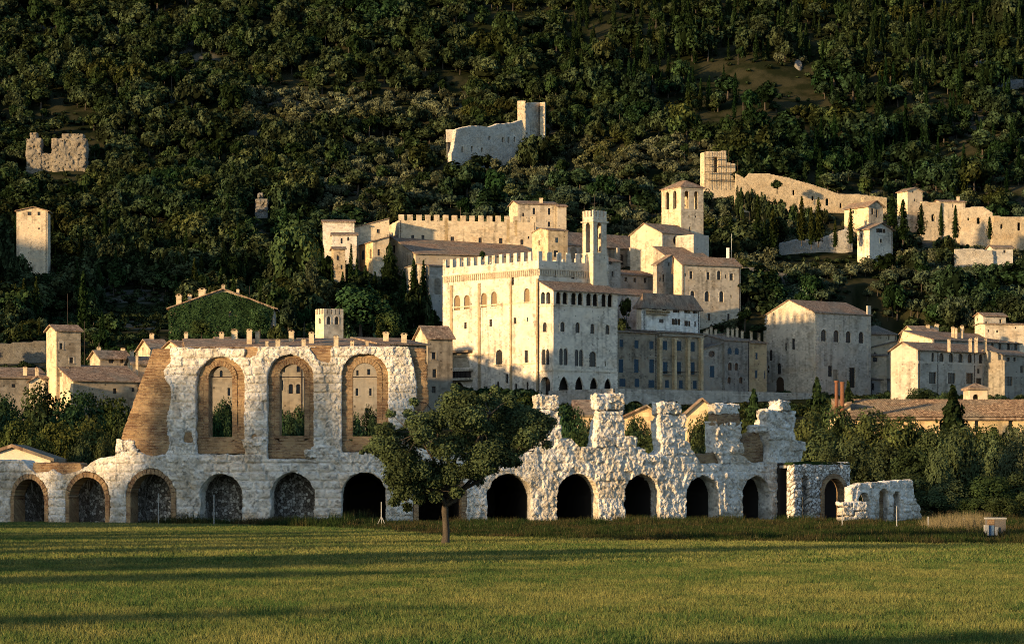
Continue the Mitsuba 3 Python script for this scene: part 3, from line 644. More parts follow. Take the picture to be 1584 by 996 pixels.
# --- the tall palace
scene['mat_boards'] = diff(rgb(0.20, 0.145, 0.085))
A0 = 40.0
pc, fR, fL, gm = house('palace', 'tallest pale stone palace with a crenellated parapet and a slim bell tower on its roof', 'palace', 833, 945, A0, xl=685, xr=941, yb=640, ye=403, roof='flat', t=(1.25, .24), tl=(1.25, .24),
    L=[(702.7, 457, 712, 480.4, 'a', 'sk'), (718, 456.5, 727, 478.5, 'a', 'sk'), (744.4, 453.4, 753.4, 476, 'a', 'sk'), (760, 451.4, 769, 474, 'a', 'sk'), (811, 446.3, 819.7, 469, 'a', 'sk'),
       (718, 499, 722, 509, 'r'), (757, 494.5, 761, 505.4, 'r'), (794.5, 491.6, 798.6, 501.5, 'r'), (815, 491, 817, 498, 'r'), (767.5, 541, 777.5, 566.7, 'a', 'sw'), (812, 542, 817, 561, 'r', 's'), (782, 578, 786.5, 593, 'a', 's'),
       (768, 590, 772.5, 600.5, 'a'), (796, 593, 800, 604, 'a'), (814, 591, 817.5, 603, 'a'), (791, 426.5, 795, 441.5, 'r'), (696, 591, 720, 640, 'a', 'os'), (697, 548, 727, 569, 'a', 'f'), (705, 571, 718, 586, 'r', 'd')],
    R=[(856, 418, 861, 429, 'r', ''), (884, 421, 889, 432, 'r', ''), (919, 427, 923, 437, 'r', '')], merl=(8, 14, 2.75, 1.55))
u, v, O, Lu, Lv, zb, ze, zr = gm
for x0, x1 in ((697, 700.3), (740.3, 743.6), (789.5, 792.3), (830.5, 833)):
    (s0, _), (s1, _) = fL.sz(x0, 500), fL.sz(x1, 500)
    band(pc, fL, min(s0, s1), max(s0, s1), zb - 5, ze - 5.6, .35, (.62, .75), 'pilaster')
band(pc, fL, 0, Lv, 57.7, 58.1, .22, (1.05, .5)); band(pc, fL, 0, Lv * .45, 39.0, 39.4, .22, (1.0, .5)); band(pc, fL, Lv * .45, Lv, 42.4, 42.8, .22, (1.0, .5))
for fc, ln in ((fR, Lu), (fL, Lv)):                                  # parapet string and the row of corbels that carries it
    band(pc, fc, -.35 if fc is fL else -.35, ln, ze - 2.7, ze - 2.35, .38, (1.05, .5))
    n = int(ln / 0.95); cb = []
    for i in range(n):
        V, Fc, _ = fc.extr(arch_poly(i * .95 + .1, i * .95 + .55, ze - 4.6, ze - 2.71, 'r'), -0.34, 0.1); cb.append((V, Fc))
    tag(obj('corbel', cat(cb), 'mat_stone', pc, uv=(1.0, .45)), 'row of small stone corbels under the parapet', kind='stuff')
band_px(pc, fL, 692, 732, 586, 588, 1.7, (.9, .4), 'balcony_slab')
for i in range(9):
    band_px(pc, fL, 693 + i * 4.3, 694 + i * 4.3, 574, 585.6, 1.6, (.5, .4), 'baluster', 'mat_iron')
band_px(pc, fL, 692, 732, 572.6, 574, 1.65, (.9, .4), 'balcony_rail')
band_px(pc, fL, 692, 731, 543.5, 545, 1.9, (.7, .6), 'portal_roof', 'mat_tile')
# bell tower on the palace
Tb = 956
bt, bR, bL, bg = house('bell_turret', 'slim pale bell turret with tall arched openings on the roof of the tallest palace', 'tower', 917.6, Tb, A0, xl=901.2, xr=938.4, yb=402, ye=335.5, roof='flat', t=(1.1, .35), tl=(1.1, .5), merl=(4, 4, 2.0, .95),
    L=[(906, 345, 912.6, 391, 'a', 'o')], R=[(923.6, 345, 931, 391, 'a', 'o')], clear=False, base=60)
for fc, ln in ((bR, bg[3]), (bL, bg[4])):
    band(bt, fc, -.4, ln + .4, bg[6] - 1.7, bg[6] - 1.2, .42, (1.1, .4), 'cornice'); band(bt, fc, -.2, ln + .2, at(917, 393, Tb)[2], at(917, 391.5, Tb)[2], .25, (1.1, .4), 'cornice')
c = bg[2] + bg[0] * bg[3] / 2 + bg[1] * bg[4] / 2
bell = trimesh.creation.revolve([(0, 1.7), (.35, 1.65), (.5, 1.2), (.62, .6), (.95, 0), (.9, -.02), (0, .5)], sections=16)
for zz in (at(917, 386, Tb)[2], at(917, 366, Tb)[2]):
    b = obj('bell', (np.array(bell.vertices) + [c[0], c[1], zz], np.array(bell.faces)), 'mat_iron')
    tag(b, 'lower dark bell in the slim bell turret on the tallest palace' if zz < at(917, 376, Tb)[2] else 'upper dark bell in the slim bell turret on the tallest palace', 'bell')
obj('flag_mast', tube([[c[0], c[1], bg[6] - 1], [c[0], c[1], bg[6] + 7]], .09), 'mat_iron', bt)
# the loggia block in front
lg, gR, gL, gg = house('loggia_block', 'pale stone block with open upper loggia and tiled roof, joined to the tallest palace', 'building', 856, 939, A0, xl=834.5, xr=955.3, yb=640, ye=449, yr=434, roof='u', fr=1.0, t=(1.25, .24), tl=(1.25, .24), over=.7,
    L=[(836.8, 452, 842.9, 470.5, 'a', 'o'), (844.8, 452, 851, 470.5, 'a', 'o'), (840.3, 499, 846, 514, 'a', 's'), (837.9, 537, 849.8, 564.7, 'a', 'sm'), (836, 583, 851, 612, 'a', 'o')],
    R=[(860.2, 452, 868, 470.5, 'a', 'o'), (870.3, 452.2, 878.4, 471, 'a', 'o'), (883.7, 453, 891.8, 472, 'a', 'o'), (894, 453.4, 902, 472.5, 'a', 'o'), (907, 454, 915.2, 473.5, 'a', 'o'), (917.3, 454.5, 925, 474, 'a', 'o'), (930.6, 455, 938, 475, 'a', 'o'), (940.3, 455.5, 947.6, 475.5, 'a', 'o'),
       (866.7, 498, 873.6, 513.3, 'a', 's'), (890, 499, 896.8, 515.4, 'a', 's'), (913, 501, 919.6, 516.6, 'a', 's'), (936.4, 502.6, 943, 517.4, 'a', 's'), (864.8, 536, 878.4, 565, 'a', 'sm'), (889, 537.8, 902.3, 566.6, 'a', 'sm'), (911.2, 544, 922.3, 567.6, 'a', 's'), (935.5, 559, 937.5, 567, 'r'),
       (864.8, 582, 880, 640, 'p', 'o'), (889.8, 582.2, 902.4, 640, 'p', 'o'), (912.6, 583.6, 925, 640, 'p', 'o'), (934.8, 585, 946, 609.5, 'p', 'o')])
band(lg, gR, 0, gg[3], at(856, 574.5, 939)[2], at(856, 572.6, 939)[2], .2, (1.05, .4)); band(lg, gL, 0, gg[4], at(856, 574.5, 939)[2], at(856, 572.6, 939)[2], .2, (1.05, .5))
band(lg, gR, 0, gg[3], at(856, 472.8, 939)[2], at(856, 471.2, 939)[2], .25, (1.1, .4)); band(lg, gL, 0, gg[4], at(856, 472.8, 939)[2], at(856, 471.2, 939)[2], .25, (1.1, .5))
V, Fc, _ = gR.extr(sbox(.61, at(856, 478, 939)[2], gg[3] - .61, at(856, 474.5, 939)[2]), .61, gg[4] - .61); obj('loggia_floor', (V, Fc), 'mat_stone', lg, uv=(.7, .3))
V, Fc, _ = gR.extr(sbox(2.2, gg[5] - 2, gg[3] - .7, gg[6] - .3), 2.2, 2.4); obj('inner_wall', (V, Fc), 'mat_shade_black', lg)  # added partitions, black in place of loggia and doorway shade
V, Fc, _ = gL.extr(sbox(2.41, gg[5] - 2, gg[4] - .7, gg[6] - .3), 2.0, 2.19); obj('inner_wall', (V, Fc), 'mat_shade_black', lg)

# --- terrace wall of the square, Pretorio, facades along the square
tw, tR, tL, tg = house('terrace_wall', 'long grey retaining wall of the square with one dark arch beneath the blue shuttered facade', 'wall', 948, 905, 38.0, D=30, xr=1262, yb=650, ye=601, roof='flat', t=(.88, .18), R=[(966, 620, 1000, 650, 'a', 'o')])
band(tw, tR, 0, tg[3], tg[6] - 1.1, tg[6] - .9, .15, (1.0, .2))
pr, fR, fL, gm = house('square_palace', 'big plain grey stone palace with four dark arched windows, right of the square', 'palace', 1261, 1020, A0, xl=1184.5, xr=1347, yb=622, ye=484, yr=462.5, roof='u', fr=.52, t=(.93, .25), tl=(.98, .3), over=.5,
    L=[(1224.8, 524, 1229.5, 541, 'r'), (1214, 531, 1217, 543, 'r'), (1190, 541, 1194.7, 558, 'a'), (1202, 562, 1208, 579, 'a'), (1200, 583, 1213, 612, 'a', 'ds'), (1196, 484, 1198, 489, 'r'), (1187, 566, 1190, 577, 'r')],
    R=[(1269.7, 510, 1278, 528, 'a', 's'), (1289, 511, 1297.4, 529.5, 'a', 's'), (1308, 512.6, 1316, 531, 'a', 's'), (1328, 513.4, 1335.8, 532.3, 'a', 's'), (1281, 566, 1287.6, 583, 'r'), (1288.6, 572, 1296, 590, 'r', 'f'), (1313.8, 569, 1323, 600, 'r')])
band_px(pr, fR, 1262, 1346, 530.5, 532, .15, (1.0, .3))
for i in range(24):                                                  # toothed quoins at the corner, left from a wall never built
    z = 33 + i * 1.05
    V, Fc, _ = fR.extr(sbox(-.05, z, (1.5 if i % 2 else .7), z + .62), -.22, .3); obj('quoin', (V, Fc), 'mat_stone', pr, uv=(1.05, .4))
    V, Fc, _ = fL.extr(sbox(gm[4] - (1.4 if i % 2 else .7), z, gm[4] + .3, z + .62), -.22, .3); obj('quoin', (V, Fc), 'mat_stone', pr, uv=(1.0, .3))
V, Fc, _ = fR.extr(sbox(gm[3] - 1.6, gm[6] - 20, gm[3], gm[6] + 3.2), -.12, .6); obj('corner_pier', (V, Fc), 'mat_stone', pr, uv=(.95, .3))

bn, fR, fL, gm = house('shuttered_facade', 'long brown facade with three rows of blue shuttered windows along the square', 'building', 955, 976, 41.0, D=14, xr=1016, yb=604, ye=514, yr=508, roof='u', fr=1, t=(.55, .42), over=.8,
    R=[(958.2, 525.6, 964, 537, 'r', 'bs'), (981.2, 527, 987.6, 539, 'r', 'bs'), (1004.2, 528, 1011, 540, 'r', 'bs'), (957, 556, 964, 576.4, 'r', 'bs'), (980.6, 556, 987.8, 576.4, 'r', 'bs'), (1004, 556, 1011.5, 577, 'r', 'bs'), (958, 586, 967.6, 598, 'r', 'b'), (981.8, 586, 989, 599, 'r', 'b'), (1003, 588, 1012.6, 600, 'r', 'b')])
for x, y in ((960.6, 551), (984.2, 551.5), (1007.8, 552)):
    V, Fc, _ = fR.extr(fR.poly([(x - 7, y + 2), (x - 7, y + .4), (x, y - 2.6), (x + 7, y + .4), (x + 7, y + 2)]), -.35, .1); obj('pediment', (V, Fc), 'mat_stone', bn, uv=(.6, .4))
bn2, fR, fL, gm = house('pilaster_facade', 'brown facade with four tall pilasters tinted orange as sunlit and blue shutters, above the terrace wall', 'building', 1016, 987.5, 41.0, D=14, xr=1088, yb=604, ye=514.5, yr=508, roof='u', fr=1, t=(.58, .5), over=1.0,
    R=[(1025, 527.6, 1032, 541.5, 'r', 'bs'), (1046, 527.8, 1053.6, 542.6, 'r', 'bs'), (1067, 528.8, 1074.6, 543.7, 'r', 'bs'), (1025.4, 560, 1032.6, 578.6, 'r', 'bs'), (1046, 560, 1053.6, 579, 'r', 'bs'), (1067, 560.5, 1074.6, 579.5, 'r', 'bs'), (1028.8, 588, 1035, 600, 'r', 'b'), (1050.4, 588.4, 1056.4, 601, 'r', 'b'), (1072, 589, 1078, 602, 'r', 'b')])
for x0, x1 in ((1016.4, 1020.4), (1039.4, 1043), (1060.4, 1064), (1080.6, 1084)):
    band_px(bn2, fR, x0, x1, 526, 604, 1.25, (.95, .95), 'pilaster'); band_px(bn2, fR, x0 - .8, x1 + .8, 523, 526, 1.4, (.9, .8), 'capital')  # orange evening sunlight put into the pilaster and capital colour
band_px(bn2, fR, 1017, 1087, 516, 523, .7, (.5, .4), 'cornice')
for x in (1028.8, 1050, 1071):
    V, Fc, _ = fR.extr(fR.poly([(x - 7, 556), (x - 7, 554.6), (x, 551.4), (x + 7, 554.6), (x + 7, 556)]), -.35, .1); obj('pediment', (V, Fc), 'mat_stone', bn2, uv=(.6, .4))
    band_px(bn2, fR, x - 7.5, x + 7.5, 579.5, 580.6, .8, (.5, .4), 'balcony'); band_px(bn2, fR, x - 7.5, x + 7.5, 575, 576, .75, (.4, .4), 'balcony_rail', 'mat_iron')
k, fR, fL, _ = house('oculus_house', 'small grey house with a round window, right of the facade with sun tinted pilasters', 'house', 1088, 1001, 41.0, D=12, xr=1121, yb=606, ye=541, yr=529, roof='x', t=(.62, .2), R=[(1096, 543, 1106, 553, 'c'), (1097.6, 566, 1105, 584, 'r', 'bs')])
house('chimney_house', 'dark narrow house with many chimneys left of the big plain grey palace', 'house', 1121, 1006, 41.0, D=16, xr=1159, yb=608, ye=527, yr=518, roof='u', t=(.52, .12),
      R=[(1125.4, 538, 1132, 548, 'a', 'b'), (1136.6, 538.2, 1143, 548.6, 'a', 'b'), (1125.8, 561, 1132.4, 573, 'a', 's'), (1136.2, 561.4, 1142, 573, 'a', 's'), (1125, 583, 1131, 593, 'a', 's'), (1143, 583, 1149, 593, 'a', 's')],
      ch=[(1126, 507, 520, 1015), (1133, 508, 520, 1016), (1140, 506, 520, 1018), (1148, 511, 521, 1019)])
house('orange_house', 'narrow orange plastered house squeezed against the big plain grey palace', 'house', 1159, 1014, 39.0, D=16, xr=1186, yb=608, ye=531, yr=523, roof='u', t=(.72, .95), R=[(1168.6, 546, 1172, 556, 'r', 'b'), (1168, 573, 1171.6, 585, 'r', 'b'), (1182, 574, 1185, 586, 'r', 'b')], ch=[(1162, 509, 526, 1021), (1174, 512, 526, 1023), (1183, 509, 524, 1025)])
house('rear_house', 'pale gabled house with a cluster of chimneys behind the house with the round window', 'house', 1092, 1018, 30, D=10, xr=1122, yb=560, ye=524, yr=516, roof='x', t=(.95, .5), ch=[(1094, 508, 522, 1018), (1100, 505, 520, 1020), (1107, 509, 520, 1020), (1090, 512, 523, 1018)])
wh, fR, fL, gm = house('white_house', 'white villa with dark shutters and a low hipped roof above the blue shuttered facade', 'house', 994, 1020, 41.0, xl=984.5, xr=1082, yb=508, ye=468, yr=454, roof='hip', t=(1.85, .0), tl=(1.1, .55), over=1.0,
    R=[(1010, 474, 1013.6, 482, 'a', 'B'), (1026, 474.3, 1029, 481.6, 'a', 'B'), (1043.6, 474.2, 1048.2, 484, 'r', 'B'), (1060.6, 475.6, 1064.6, 485, 'r', 'B'), (1073.4, 476.4, 1077, 485.6, 'r', 'B'), (1042.6, 493, 1048.6, 503, 'a', 'B'), (1061, 496, 1065, 505, 'a', 'B'), (1074, 497, 1077, 506, 'a'), (1019.5, 493.6, 1027, 499.6, 'r')])
band_px(wh, fR, 998.5, 1032, 485.5, 487.6, 1.6, (1.0, .6), 'balcony'); band_px(wh, fR, 998.5, 1032, 480.6, 481.4, 1.55, (1.0, .8), 'balcony_rail')
for i in range(11): band_px(wh, fR, 999 + i * 3.2, 1000 + i * 3.2, 481.4, 485.5, 1.5, (.9, .9), 'baluster')
house('long_shed', 'long low building with a grey blue lean-to roof behind the loggia block', 'building', 940, 1034, 41.0, D=9, xr=1052, yb=480, ye=455, yr=443, roof='u', fr=1, t=(.9, .05))
# --- the crown of the town: cathedral and its neighbours
ct, fR, fL, gm = house('cathedral_nave', 'cathedral nave with a long tiled roof and tall blind arches along its side', 'church', 878, 1090, 39.0, D=15, xr=1030, yb=436, ye=379, yr=357, roof='u', fr=.5, t=(.86, .2),
    R=[(881, 383, 892, 410, 'a', 'f'), (896, 383, 905, 410, 'a', 'f'), (940, 381, 951, 416, 'a', 'f'), (957, 384, 970.5, 418, 'a', 'f'), (977.4, 386, 988.4, 418, 'a', 'f'), (994.8, 388, 1004.6, 410, 'a', 'f'), (1012, 389, 1023, 412, 'a', 'f')])
for x0, x1 in ((951.6, 956), (971.6, 976), (989.4, 993.6), (1006, 1010.6)):
    band_px(ct, fR, x0, x1, 384, 425, 1.2, (.95, .2), 'buttress')
for x in (960.5, 981, 998, 1016): band_px(ct, fR, x, x + 4, 394, 410, -.12, (.3, .2), 'lancet', 'mat_pane')
house('transept', 'gabled cathedral transept with a round window under the campanile', 'church', 1024.4, 1083, 40.0, xl=975, xr=1075, yb=410, ye=361, yr=344, roof='u', fr=.55, t=(.88, .25), tl=(1.0, .5), R=[(1041, 365, 1052.4, 379.5, 'c', '')])
house('apse_annex', 'plain pale annex wall at the right of the transept below the campanile', 'building', 1073, 1080, 41.0, D=9, xr=1096.6, yb=412, ye=363, roof='flat', t=(.92, .15))
house('lean_to', 'low tiled lean-to roof below the transept', 'building', 1030, 1071, 30, D=8, xr=1094, yb=418, ye=396, yr=380, roof='u', fr=1, t=(.8, .3))
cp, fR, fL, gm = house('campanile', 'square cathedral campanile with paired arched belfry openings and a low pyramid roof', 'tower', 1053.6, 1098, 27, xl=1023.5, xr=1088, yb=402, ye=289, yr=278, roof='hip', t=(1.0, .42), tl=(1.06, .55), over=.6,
    L=[(1029.4, 297, 1035, 324.6, 'a', 'o'), (1041, 295.5, 1046.4, 323.6, 'a', 'o')], R=[(1059.2, 295.4, 1065.6, 323.4, 'a', 'o'), (1073.8, 296.4, 1079.8, 324.2, 'a', 'o'), (1066, 351, 1068.6, 359, 'r'), (1065, 334, 1067, 337, 'r'), (1075, 334, 1077, 337, 'r')])
for fc, ln in ((fR, gm[3]), (fL, gm[4])): band(cp, fc, -.15, ln, at(1053, 327, 1098)[2], at(1053, 325.4, 1098)[2], .2, (1.1, .45)); band(cp, fc, -.15, ln, at(1053, 292.6, 1098)[2], at(1053, 290.6, 1098)[2], .25, (1.0, .6), 'cornice')
c = gm[2] + gm[0] * gm[3] / 2 + gm[1] * gm[4] / 2
b = obj('bell', (np.array(bell.vertices) * 1.3 + [c[0], c[1], at(1053, 316, 1098)[2]], np.array(bell.faces)), 'mat_iron'); tag(b, 'large bronze bell inside the square cathedral campanile', 'bell')
house('sacristy', 'small square house with a low hipped roof between the bell turret and the cathedral side', 'house', 938, 1062, 40.0, D=7, xr=960, yb=440, ye=404, yr=397, roof='hip', t=(.78, .2), R=[(941.6, 402.6, 947, 409.6, 'r'), (946, 420, 949, 428, 'r')])
house('cloister', 'low dark roofed range along the foot of the cathedral arches', 'building', 959, 1072, 40.0, D=7, xr=1012, yb=440, ye=425, yr=416, roof='u', fr=1, t=(.7, .2), R=[(966, 429, 970, 436, 'r'), (980, 430, 984, 437, 'r'), (996, 430, 1000, 438, 'r')])
house('gabled_canonry', 'grey gabled house beside the lit corner of the large stone palazzo below the campanile', 'house', 1016, 1046, 41.0, xl=1010, xr=1046, yb=446, ye=410, yr=394, roof='v', fr=.75, t=(.85, .2), R=[(1033.6, 406, 1036.4, 412, 'r'), (1020, 430, 1022.4, 436, 'r'), (1025, 425, 1028, 436, 'r')])
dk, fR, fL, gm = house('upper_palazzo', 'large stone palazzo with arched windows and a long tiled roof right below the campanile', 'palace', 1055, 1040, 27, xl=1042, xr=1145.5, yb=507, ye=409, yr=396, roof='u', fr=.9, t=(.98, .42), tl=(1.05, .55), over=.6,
    R=[(1066.6, 420, 1071, 432, 'r', 's'), (1093, 421.6, 1097.6, 433, 'r', 's'), (1109, 419, 1114.6, 433, 'a', 's'), (1128.5, 423.6, 1134, 434, 'r', 's'), (1059, 423, 1061, 428, 'r'), (1121.6, 425, 1123.6, 431, 'r'), (1068, 450, 1074, 464, 'a', 's'), (1090, 451, 1097, 466.5, 'a', 's'), (1112.6, 451, 1119, 467.5, 'a', 's'), (1130, 456, 1132, 462, 'r'), (1094.4, 485.5, 1098.6, 496, 'r', 's'), (1124.7, 485.5, 1128.6, 497, 'r', 's')])
band_px(dk, fR, 1056, 1145, 480.6, 482, .15, (1.0, .3))
c1, c0 = at(1125.6, 384, 1050), at(1125.6, 400, 1050); obj('chimney', box(c1[0] - .5, c1[0] + .5, 1049.5, 1050.5, c0[2], c1[2]), 'mat_white', dk)
k = obj('mast', tube([at(1131.5, 362, 1052), at(1131.5, 402, 1052)], .13), 'mat_grey'); tag(k, 'thin pale mast behind the roof of the large palazzo', 'mast')
house('ducal_house', 'orange plastered flat house below the crenellated wall, left of the bell turret', 'house', 848, 1068, 24, xl=823, xr=878, yb=412, ye=357, yr=352, roof='u', t=(.92, .85), tl=(1.05, .7), over=.3, R=[(858.8, 368, 863.4, 376, 'r', 'b'), (857, 388, 864, 398, 'r')], L=[(833, 372, 835, 380, 'r')])
house('upper_house', 'stone house with a chimney on its roof above the right end of the crenellated wall', 'house', 801.6, 1125, 16, xl=787.6, xr=862, yb=368, ye=316, yr=309.6, roof='u', t=(.98, .45), tl=(1.05, .6), R=[(824, 322, 828, 332, 'r'), (847.6, 322.6, 851.6, 333, 'r', 's'), (847.6, 343, 851.4, 351, 'a'), (808, 330, 811, 337, 'r')], ch=[(837, 306, 314, 1130, 1.3)])
house('upper_house_wing', 'narrow grey wing at the right of the stone house above the crenellated wall', 'house', 862, 1127, 10, D=8, xr=876, yb=362, ye=320, yr=316, roof='u', t=(.85, .3))
cw, fR, fL, gm = house('crenellated_wall', 'long pale crenellated building with small square windows, upper left of the tallest palace', 'building', 617, 1104, 11, xl=594, xr=829, yb=392, ye=341, roof='flat', t=(1.02, .62), tl=(1.1, .6), merl=(16, 2, 2.1, 1.9),
    R=[(636, 364, 640.6, 371, 'r'), (652, 364, 656.4, 371.6, 'r'), (697, 366.6, 702.6, 374, 'r'), (740.4, 368, 745.6, 376, 'r'), (772, 369, 777.6, 377, 'r'), (805, 371, 810, 379, 'r'), (816.6, 366, 818.8, 370, 'r')])
for x0, x1, y0, y1 in ((687.6, 693, 338, 374), (783.6, 788.4, 340, 376), (796, 800, 341, 366)): band_px(cw, fR, x0, x1, y0, y1, .05, (.7, 1.0), 'plaster_stripe')
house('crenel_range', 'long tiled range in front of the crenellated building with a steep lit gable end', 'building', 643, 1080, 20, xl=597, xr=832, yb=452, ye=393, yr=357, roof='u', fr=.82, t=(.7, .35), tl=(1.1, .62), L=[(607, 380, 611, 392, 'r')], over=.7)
house('slanted_house', 'pale house with one long slanting roof edge at the left end of the crenellated building', 'house', 512, 1092, 6, D=12, xr=602, yb=392, ye=362, yr=338, roof='x', t=(1.0, .55), R=[(583, 355, 587.6, 361, 'r'), (543, 360, 546, 363, 'r')])
house('white_lodge', 'small white lodge with a thin red roof left of the house with the slanting roof', 'house', 500, 1088, 5, D=8, xr=548, yb=384, ye=344, yr=340, roof='u', t=(1.25, .05))
house('shaded_lodge', 'bluish white low house below the slanting roof', 'house', 514, 1082, 5, D=6, xr=552, yb=392, ye=364, yr=360, roof='u', t=(1.2, .0), R=[(527, 369, 530, 377, 'r'), (537, 367, 540, 373, 'r')])
house('yellow_house', 'yellow plastered house with shuttered windows beside the tall spreading cedar', 'house', 577, 1074, 16, xl=555, xr=602, yb=412, ye=374, yr=366, roof='x', t=(.95, .6), tl=(1.05, 1.0), L=[(559.4, 388, 563.6, 402, 'r', 'b'), (571.4, 386, 574.6, 400, 'r')], R=[(584, 386, 588, 396, 'r')])
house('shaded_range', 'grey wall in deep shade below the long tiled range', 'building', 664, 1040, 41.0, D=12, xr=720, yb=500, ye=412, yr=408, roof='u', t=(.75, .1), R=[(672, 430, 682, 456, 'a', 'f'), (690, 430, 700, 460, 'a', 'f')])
house('brown_ruin_house', 'small ruined brown house among the dark trees left of the cedar', 'house', 516, 1040, 10, D=6, xr=534, yb=440, ye=386, yr=382, roof='u', t=(.8, .7), R=[(521, 396, 525, 403, 'r'), (527, 410, 530, 417, 'r')])
# --- right hand quarter
eb, fR, fL, gm = house('arcaded_palazzo', 'large grey palazzo with seven arched windows under a long dark roof', 'palace', 1420, 880, 41.0, xl=1378, xr=1553, yb=622, ye=541.5, yr=529, roof='u', fr=.55, t=(.8, .12), tl=(.9, .25), over=.7,
    R=[(1440.4, 545.6, 1445.2, 561, 'a', 's'), (1452.4, 546, 1460, 561.6, 'a', 's'), (1467.4, 546.4, 1474.6, 562, 'a', 's'), (1482, 547, 1489, 562, 'a', 's'), (1496.4, 547.4, 1503.6, 562.6, 'a', 's'), (1513.6, 548, 1520, 563, 'a', 's'), (1531, 548.4, 1537.4, 563.6, 'a', 's'), (1436.4, 575.6, 1448, 593.7, 'r', 's'), (1466, 577, 1477.8, 593.7, 'r', 's'), (1494.2, 577, 1505.6, 593.7, 'r', 's'), (1510, 585, 1518.6, 595.8, 'r'), (1531, 577, 1538, 594, 'r', 's'), (1511.6, 570.6, 1515.4, 578, 'r'), (1530, 609, 1540, 622, 'r')],
    ch=[(1468, 524, 534, 887), (1501, 523, 534, 887), (1510, 521, 535, 886), (1524, 523, 534, 888)])
band_px(eb, fR, 1420, 1553, 562.4, 563.8, .15, (.9, .15))
for x in (1450, 1507): band_px(eb, fR, x, x + 1, 545, 618, .1, (.3, .2), 'downpipe', 'mat_iron')
house('low_roofed_range', 'low grey range with dark stepped roofs between the two large palaces at the right', 'building', 1346, 1043, 39.0, D=14, xr=1421, yb=622, ye=587, yr=568, roof='u', fr=.9, t=(.75, .05), R=[(1367.4, 589.6, 1372.6, 597, 'r'), (1386, 589.6, 1390.8, 597, 'r'), (1400.2, 590, 1405.8, 597.4, 'r'), (1410.6, 590, 1415, 597.6, 'r'), (1348.6, 593, 1352.8, 604, 'r')])
house('upper_range', 'slim dark roofed range stepping up behind the low grey range', 'building', 1347, 1050, 39.0, D=10, xr=1402, yb=580, ye=567, yr=559, roof='u', fr=.9, t=(.7, .1))
house('dark_corner_house', 'dark grey house at the right edge beyond the palazzo with seven arches', 'house', 1554, 893, 41.0, D=14, xr=1600, yb=622, ye=550, yr=541, roof='u', t=(.55, .15), R=[(1556.6, 553, 1562, 559, 'r', 's'), (1567, 553, 1571.6, 559, 'r', 's'), (1557, 583, 1566, 597, 'r'), (1578, 566, 1583, 577, 'r')])
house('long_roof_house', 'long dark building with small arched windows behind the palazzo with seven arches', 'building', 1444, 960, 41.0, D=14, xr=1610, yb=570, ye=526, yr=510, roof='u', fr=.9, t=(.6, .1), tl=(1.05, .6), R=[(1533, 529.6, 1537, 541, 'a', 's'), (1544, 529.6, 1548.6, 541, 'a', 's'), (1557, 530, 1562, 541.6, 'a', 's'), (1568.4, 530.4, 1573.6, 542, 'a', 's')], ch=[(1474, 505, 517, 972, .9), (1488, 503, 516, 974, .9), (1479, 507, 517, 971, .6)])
house('golden_house', 'small golden house with dark loggia and roof chimneys, right of the plain grey palace', 'house', 1417, 1000, 24, xl=1393, xr=1452, yb=545, ye=515, yr=504, roof='u', fr=.5, t=(.9, .8), tl=(1.05, .85), L=[(1411, 514, 1414, 522, 'r'), (1398, 520, 1401, 526, 'r')], R=[(1420, 514, 1432, 522, 'r', 'o')], ch=[(1435, 502, 513, 1006, 1.1), (1449, 501, 512, 1009, 1.2)])
house('pyramid_house', 'small lit house with hipped roof touching the plain grey palace\'s right edge', 'house', 1340, 1052, 14, D=12, xr=1387, yb=545, ye=517, yr=503, roof='hip', t=(.95, .6), R=[(1374, 520, 1376, 526, 'r')])
house('step_house', 'lit low house with a sloping roof just below the small hipped roof house', 'house', 1341, 1048, 14, D=10, xr=1391, yb=562, ye=540, yr=527, roof='x', t=(.95, .65), R=[(1352, 545, 1355, 551, 'r'), (1373, 543, 1376, 549, 'r')])
house('step_house_lower', 'narrow lit terrace house under the sloping roof house', 'house', 1342, 1045, 14, D=8, xr=1372, yb=565, ye=551, yr=544, roof='u', fr=1, t=(1.0, .6), R=[(1350, 553, 1357, 560, 'r')])
house('cream_villa', 'cream coloured villa with overgrown balconies high at the right', 'house', 1521, 1020, 22, xl=1508, xr=1556, yb=520, ye=489, yr=484, roof='u', t=(1.1, .35), tl=(1.2, .55), L=[(1511, 492, 1513, 497, 'r')], R=[(1524, 498, 1528, 506, 'r'), (1533, 500, 1538, 508, 'r'), (1546, 494, 1550, 500, 'r')])
house('pale_wall_house', 'long pale walled building at the right edge below the cream villa', 'building', 1524, 985, 10, D=10, xr=1600, yb=530, ye=502, yr=500, roof='u', t=(1.15, .4), R=[(1528, 510, 1530, 514, 'r'), (1541, 511, 1544, 515, 'r'), (1570, 506, 1572, 509, 'r')])
# --- mid ground
k = house('chapel', 'tiny cream chapel with an arched doorway behind the long tiled roof', 'chapel', 1500, 385, 6, D=3.2, xr=1527.5, yb=624, ye=602.5, yr=596, roof='hip', t=(1.1, .55), R=[(1505, 610, 1514, 640, 'a', 'o')], over=.25)
ln, fR, fL, gm = house('long_barn', 'long low yellow building with a wide curved tile roof behind the grove', 'building', 1312, 352, 4, D=8.4, xr=1640, yb=690, ye=648, yr=619.5, roof='u', fr=.97, t=(.95, 1.0), over=.5, R=[(1508, 651, 1514, 668, 'r'), (1560, 651, 1567, 668, 'r')], deep=.5)
house('long_barn_hip', 'short hipped end of tiled roof at the left of the long barn', 'building', 1294, 354, 4, D=7, Wd=1.6, yb=690, ye=641, yr=625, roof='x', t=(.9, .8), over=.3, deep=.5)
u, v, O, Lu, Lv, zb, ze, zr = gm
sl = (zr - ze) / (Lv * .97); tiles = []                              # curved tiles, row on row
half = [(math.cos(t), math.sin(t)) for t in np.linspace(0, math.pi, 5)]
rows, cols = int((Lv * .97 + .5) / .34), int((Lu + 1) / .26)
